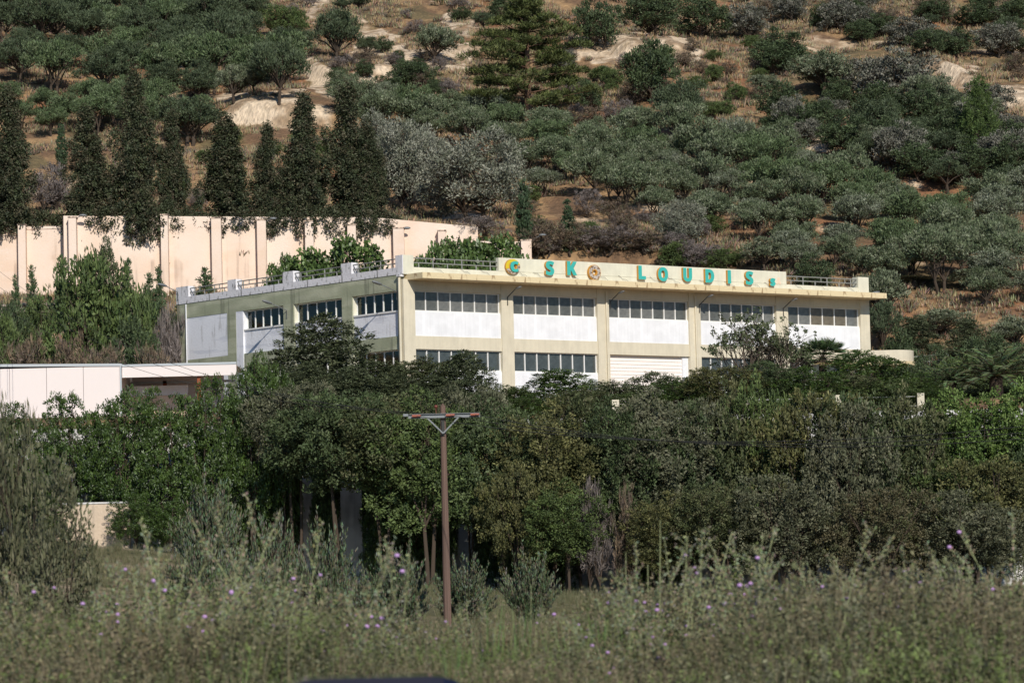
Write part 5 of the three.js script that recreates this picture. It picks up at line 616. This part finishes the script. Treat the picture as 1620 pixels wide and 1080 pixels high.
{
  const r = rng(81), A = [[], [], []]; for (let k = 0; k < 26000; k++) { const d = 222 + Math.pow(r(), 0.9) * 190, x = (r() - 0.5) * 2 * d * 0.16, n = fbm(x / 8, d / 8, 3, 91); const q = pic(x, H2(x, d), d); if (n < 0.38 + 0.1 * r() || (r() < 0.8 && MARL.some(p => inPoly(p, q[0], q[1]))) || cutAt(x, d)[1] > 0.2 || footDist(x, d) < 3) continue; A[Math.floor(r() * 3)].push([x, H2(x, d), -d, 0.7 + 0.7 * r(), r() * 6.28]); }
  const T = [tuft(82, 46, 0.55, 0.45, 0.05, dryC), tuft(83, 46, 0.42, 0.5, 0.05, [...dryC, [0.16, 0.17, 0.08]]), tuft(84, 60, 0.5, 0.42, 0.07, [[0.19, 0.13, 0.09], [0.15, 0.11, 0.08], [0.13, 0.12, 0.07]], 1.0)];
  ['dry straw-coloured grass on the hillside', 'dry mixed grass on the hillside', 'low brown scrub over the hillside'].forEach((l, i) => instanced(i < 2 ? 'dry_grass' : 'dry_scrub', l, i < 2 ? 'grass' : 'scrub', T[i], M.leafFar, A[i]));
}
const weedC = [[0.135, 0.132, 0.062], [0.165, 0.155, 0.078], [0.11, 0.115, 0.048], [0.185, 0.16, 0.09], [0.13, 0.145, 0.055]];
function weedClump(seed, o = {}) { const r = rng(seed), L = new Leaves(1900), C = o.cols ?? weedC; for (let s = 0; s < 22; s++) { const a = r() * 6.28, q = Math.sqrt(r()) * 0.32, bx0 = Math.cos(a) * q, bz0 = Math.sin(a) * q, h = (0.3 + 0.6 * r()) * (o.h ?? 1), lx = gauss(r) * 0.3, lz = gauss(r) * 0.3, c = C[Math.floor(r() * C.length)], tn = 0.75 + 0.5 * r(); L.add(bx0, -0.05, bz0, lx, h, lz, h * 1.08, 0.011, c, r); for (let j = 0; j < 60; j++) { const t = 0.15 + 0.87 * r(), z = 0.018 + 0.024 * r(); L.add(bx0 + lx * t, h * t, bz0 + lz * t, gauss(r), 0.3 + gauss(r) * 0.7, gauss(r), z, z * 0.55, (() => { const k = tn * (0.65 + 0.7 * r()); return c.map(v => v * k); })(), r); } } for (let k = 0; k < 46; k++) { const a = r() * 6.28, q = Math.sqrt(r()) * 0.35; L.add(Math.cos(a) * q, -0.05, Math.sin(a) * q, gauss(r) * 0.3, 1, gauss(r) * 0.3, (0.4 + 0.6 * r()) * (o.h ?? 1), 0.009, [[0.24, 0.205, 0.125], [0.13, 0.15, 0.06], [0.19, 0.17, 0.09], [0.16, 0.125, 0.08]][k % 4], r); } return L.build(); }
{
  const A = [[], [], [], [], []], r = rng(86); for (let k = 0; k < 5200; k++) { const d = 28.9 + 19 * r(), x = (r() - 0.5) * 2 * (d * 0.16 + 1.5), n = fbm(x / 1.6, d / 2.5, 3, 92); const sel = fbm(x / 1.1 + 7, d / 2.2 + 3, 2, 98); A[r() < 0.25 ? Math.floor(r() * 5) : sel < 0.40 ? 1 : sel < 0.47 ? 3 : sel < 0.53 ? 0 : sel < 0.6 ? 2 : 4].push([x, H1(x, d), -d, (0.5 + 0.5 * r() + 0.9 * (n - 0.5)) * pw([[-0.9, 1.5], [-0.45, 1.35], [-0.22, 1.0], [0.12, 1.0], [0.3, 1.3], [1, 1.45]], x / (d * 0.1443)), r() * 6.28, 0, 0]); }
  const lab = ['tangled olive-green weeds on the near bank', 'brownish dry weeds on the near bank', 'grey-green leafy weeds on the near bank', 'mixed stalky weeds on the near bank', 'fresh green weeds on the near bank'], cs = [weedC, [[0.235, 0.19, 0.115], [0.20, 0.16, 0.09], [0.165, 0.145, 0.076]], [[0.155, 0.158, 0.088], [0.185, 0.185, 0.11], [0.12, 0.13, 0.066]], weedC, [[0.125, 0.165, 0.045], [0.145, 0.18, 0.055], [0.10, 0.135, 0.038]]];
  A.forEach((p, i) => instanced('bank_weeds', lab[i], 'weeds', weedClump(870 + i, { cols: cs[i] }), M.leaf, p));
  const S = [[], []]; for (let k = 0; k < 900; k++) { const d = 29.5 + 14 * r(), x = (r() - 0.5) * 2 * (d * 0.15 + 1), n = fbm(x / 1.1 + 20, d / 2, 3, 94); if (n < 0.5) continue; S[k % 2].push([x, H1(x, d), -d, 0.7 + 0.5 * r(), r() * 6.28]); }
  ['dry brown stalks among the near weeds', 'fresh green grass blades among the near weeds'].forEach((l, i) => instanced(i ? 'bank_grass' : 'dry_stalks', l, i ? 'grass' : 'stalks', tuft(860 + i, i ? 40 : 22, 1.05, 0.14, i ? 0.016 : 0.010, i ? [[0.10, 0.16, 0.035], [0.13, 0.18, 0.05]] : [[0.20, 0.14, 0.085], [0.14, 0.10, 0.065], [0.25, 0.19, 0.11]], 0.22), M.leaf, S[i]));
  // rougher growth over the field behind
  const B = [[], []]; for (let k = 0; k < 6000; k++) { const d = 48 + Math.pow(r(), 0.8) * 112, x = (r() - 0.5) * 2 * (d * 0.155 + 2); if (fbm(x / 6, d / 9, 3, 93) < 0.44) continue; B[k % 2].push([x, H1(x, d), -d, 0.35 + 0.6 * r() * fbm(x / 4, d / 5, 2, 96), r() * 6.28]); }
  B.forEach((p, i) => instanced('field_weeds', ['green-brown weeds over the field', 'pale dry weeds over the field'][i], 'weeds', weedClump(880 + i, { cols: i ? [[0.18, 0.15, 0.085], [0.12, 0.118, 0.052], [0.095, 0.105, 0.04]] : [[0.075, 0.10, 0.032], [0.105, 0.118, 0.05], [0.13, 0.14, 0.07]] }), M.leafFar, p));
}
// tall flowering weeds: each one a plant with stem, leaves, flowers
const mauve = mat({ color: '#b48fc0', roughness: 0.8 }), yellowF = mat({ color: '#d3a52c', roughness: 0.8 }), stemM = mat({ color: '#8a8f66', roughness: 0.9 });
function flowerWeed(seed, h, kind) {
  const r = rng(seed), g = new THREE.Group(), L = new Leaves(2600), st = [], fl = []; const n = kind === 'fennel' ? 2 : 5 + Math.floor(r() * 2);
  for (let s = 0; s < n; s++) {
    const a = r() * 6.28, lean = kind === 'fennel' ? 0.08 : 0.3 + 0.5 * r(), hh = h * (0.7 + 0.4 * r()), tip = V(Math.cos(a) * lean * hh, hh, Math.sin(a) * lean * hh * 0.6), base = V(gauss(r) * 0.06, -0.05, gauss(r) * 0.06), mid = base.clone().lerp(tip, 0.5).add(V(-Math.cos(a) * 0.08, 0.06, 0)); st.push(tube([base, mid, tip], 0.008, 0.0035, 4));
    const at3 = t => base.clone().multiplyScalar((1 - t) * (1 - t)).addScaledVector(mid, 2 * t * (1 - t)).addScaledVector(tip, t * t);
    const m = kind === 'fennel' ? 26 : 100; for (let j = 0; j < m; j++) { const t = 0.1 + 0.9 * r(), p = at3(t); L.add(p.x + gauss(r) * 0.02, p.y, p.z + gauss(r) * 0.02, gauss(r), 0.35 + gauss(r) * 0.6, gauss(r), 0.04 * (1.2 - 0.4 * t), 0.02, [[0.23, 0.23, 0.135], [0.18, 0.19, 0.095], [0.27, 0.26, 0.165]][j % 3].map(v => v * (0.75 + 0.5 * r())), r); }
    if (kind !== 'fennel') for (let b = 0; b < 6; b++) { const t = 0.35 + 0.6 * r(), p = at3(t), e = p.clone().add(V(gauss(r) * 0.14, 0.08 + 0.12 * r(), gauss(r) * 0.12)); st.push(tube([p, e], 0.004, 0.002, 3)); for (let j = 0; j < 22; j++) { const q = p.clone().lerp(e, r()); L.add(q.x, q.y, q.z, gauss(r), 0.4 + gauss(r) * 0.6, gauss(r), 0.03, 0.015, [0.23, 0.23, 0.14].map(v => v * (0.7 + 0.6 * r())), r); } if (r() < (kind === 'yellow' ? 0.5 : 0.16)) { const f = new THREE.IcosahedronGeometry(0.013 + 0.006 * r(), 1); f.scale(1.1, 0.8, 1.1); f.translate(e.x, e.y, e.z); fl.push(f); } }
  }
  part('stem', mergeGeometries(st.map(x => x.toNonIndexed())), stemM, g); part('leaves', L.build(), M.leaf, g); if (fl.length) part('flower_heads', mergeGeometries(fl), kind === 'yellow' ? yellowF : mauve, g).userData.kind = 'stuff'; g.userData.h = h; return g;
}
const FW = [0, 1, 2, 3, 4].map(i => flowerWeed(900 + i, 1.25, 'mallow')), YW = [flowerWeed(920, 0.8, 'yellow'), flowerWeed(921, 0.8, 'yellow')], FE = [flowerWeed(930, 1.7, 'fennel'), flowerWeed(931, 1.7, 'fennel')];
{
  const list = []; const r = rng(95);
  for (const [px, top] of [[60, 900], [150, 872], [215, 835], [260, 880], [300, 790], [340, 905], [395, 890], [455, 800], [480, 905], [540, 870], [610, 890], [660, 940], [80, 960], [200, 940], [310, 950], [900, 945], [985, 905], [1010, 870], [1060, 862], [1100, 850], [1150, 845], [1200, 858], [1240, 835], [1290, 895], [1330, 905], [1380, 885], [1420, 892], [1470, 870], [1520, 850], [1560, 862], [1600, 830], [1625, 870], [1180, 905], [1080, 920], [1450, 930], [1550, 920], [1350, 950], [760, 960], [840, 950], [420, 950], [560, 950]]) list.push([px, top, 'm']);
  for (let k = 0; k < 26; k++) { const px = k < 13 ? 20 + r() * 640 : 880 + r() * 740; list.push([px, 900 + 75 * r() + (px > 450 && px < 950 ? 40 : 0), 'm']); }
  for (const px of [90, 160, 300, 520, 1190, 1540]) list.push([px, 985 + r() * 40, 'y']); for (const [px, t] of [[1030, 790], [1085, 830], [985, 845], [1330, 800], [1225, 905], [830, 900]]) list.push([px, t, 'f']);
  const cnt = {}; list.sort((a, b) => a[0] - b[0]).forEach(([px, top, k], i) => {
    cnt[k] = (cnt[k] || 0) + 1; const d = (k === 'f' ? 31 : 32) + r() * 8, p = at(px, top, d), x = p.x, y = H1(x, d), src = k === 'm' ? FW[i % 5] : k === 'y' ? YW[i % 2] : FE[i % 2], g = src.clone(), h = Math.max(0.4, p.y - y), s = h / (src.userData.h * 1.02);
    g.name = numbered(k === 'm' ? 'mauve_flower_weed' : k === 'y' ? 'yellow_flower_weed' : 'tall_green_stalk'); g.userData = {}; tag(g, (k === 'm' ? 'tall grey-green weed with small mauve flowers' : k === 'y' ? 'low weed with small yellow flowers' : 'tall thin green stalk') + `, blurred in front, ${ord(cnt[k])} from left`, 'weed', k === 'm' ? 'mauve flowered weeds' : k === 'y' ? 'yellow flowered weeds' : 'tall green stalks'); g.position.set(x, y - 0.03, -d); g.scale.set(clamp(s, 0.85, 1.3), s, clamp(s, 0.85, 1.3)); g.rotation.y = r() * 6.28; scene.add(g);
  });
}
// tree at the left in front, with pale broad leaves
proto('frontTree', broad(2, 3300, [[0.085, 0.092, 0.04], [0.115, 0.118, 0.056], [0.15, 0.145, 0.08], [0.062, 0.07, 0.028]], { w: 2.6, h: 3.2, y0: 0.2, fill: 16, leaves: 4200, per: 10, rc: 0.26, len: 0.13, wid: 0.055, up: 0.5, out: 0.9, m: M.leaf, tr: 0.07, inner: 0.3 }));
put('frontTree', 'front_shrub', 'loose pale-leaved shrub at the left edge in front of the hedge', 'shrub', 20, 640, 960, 120, { d: 62, v: 0 }); put('frontTree', 'front_shrub', 'loose pale-leaved shrub right of the one at the left edge', 'shrub', 100, 720, 960, 130, { d: 60, v: 1 });

renderer.render(scene, camera);
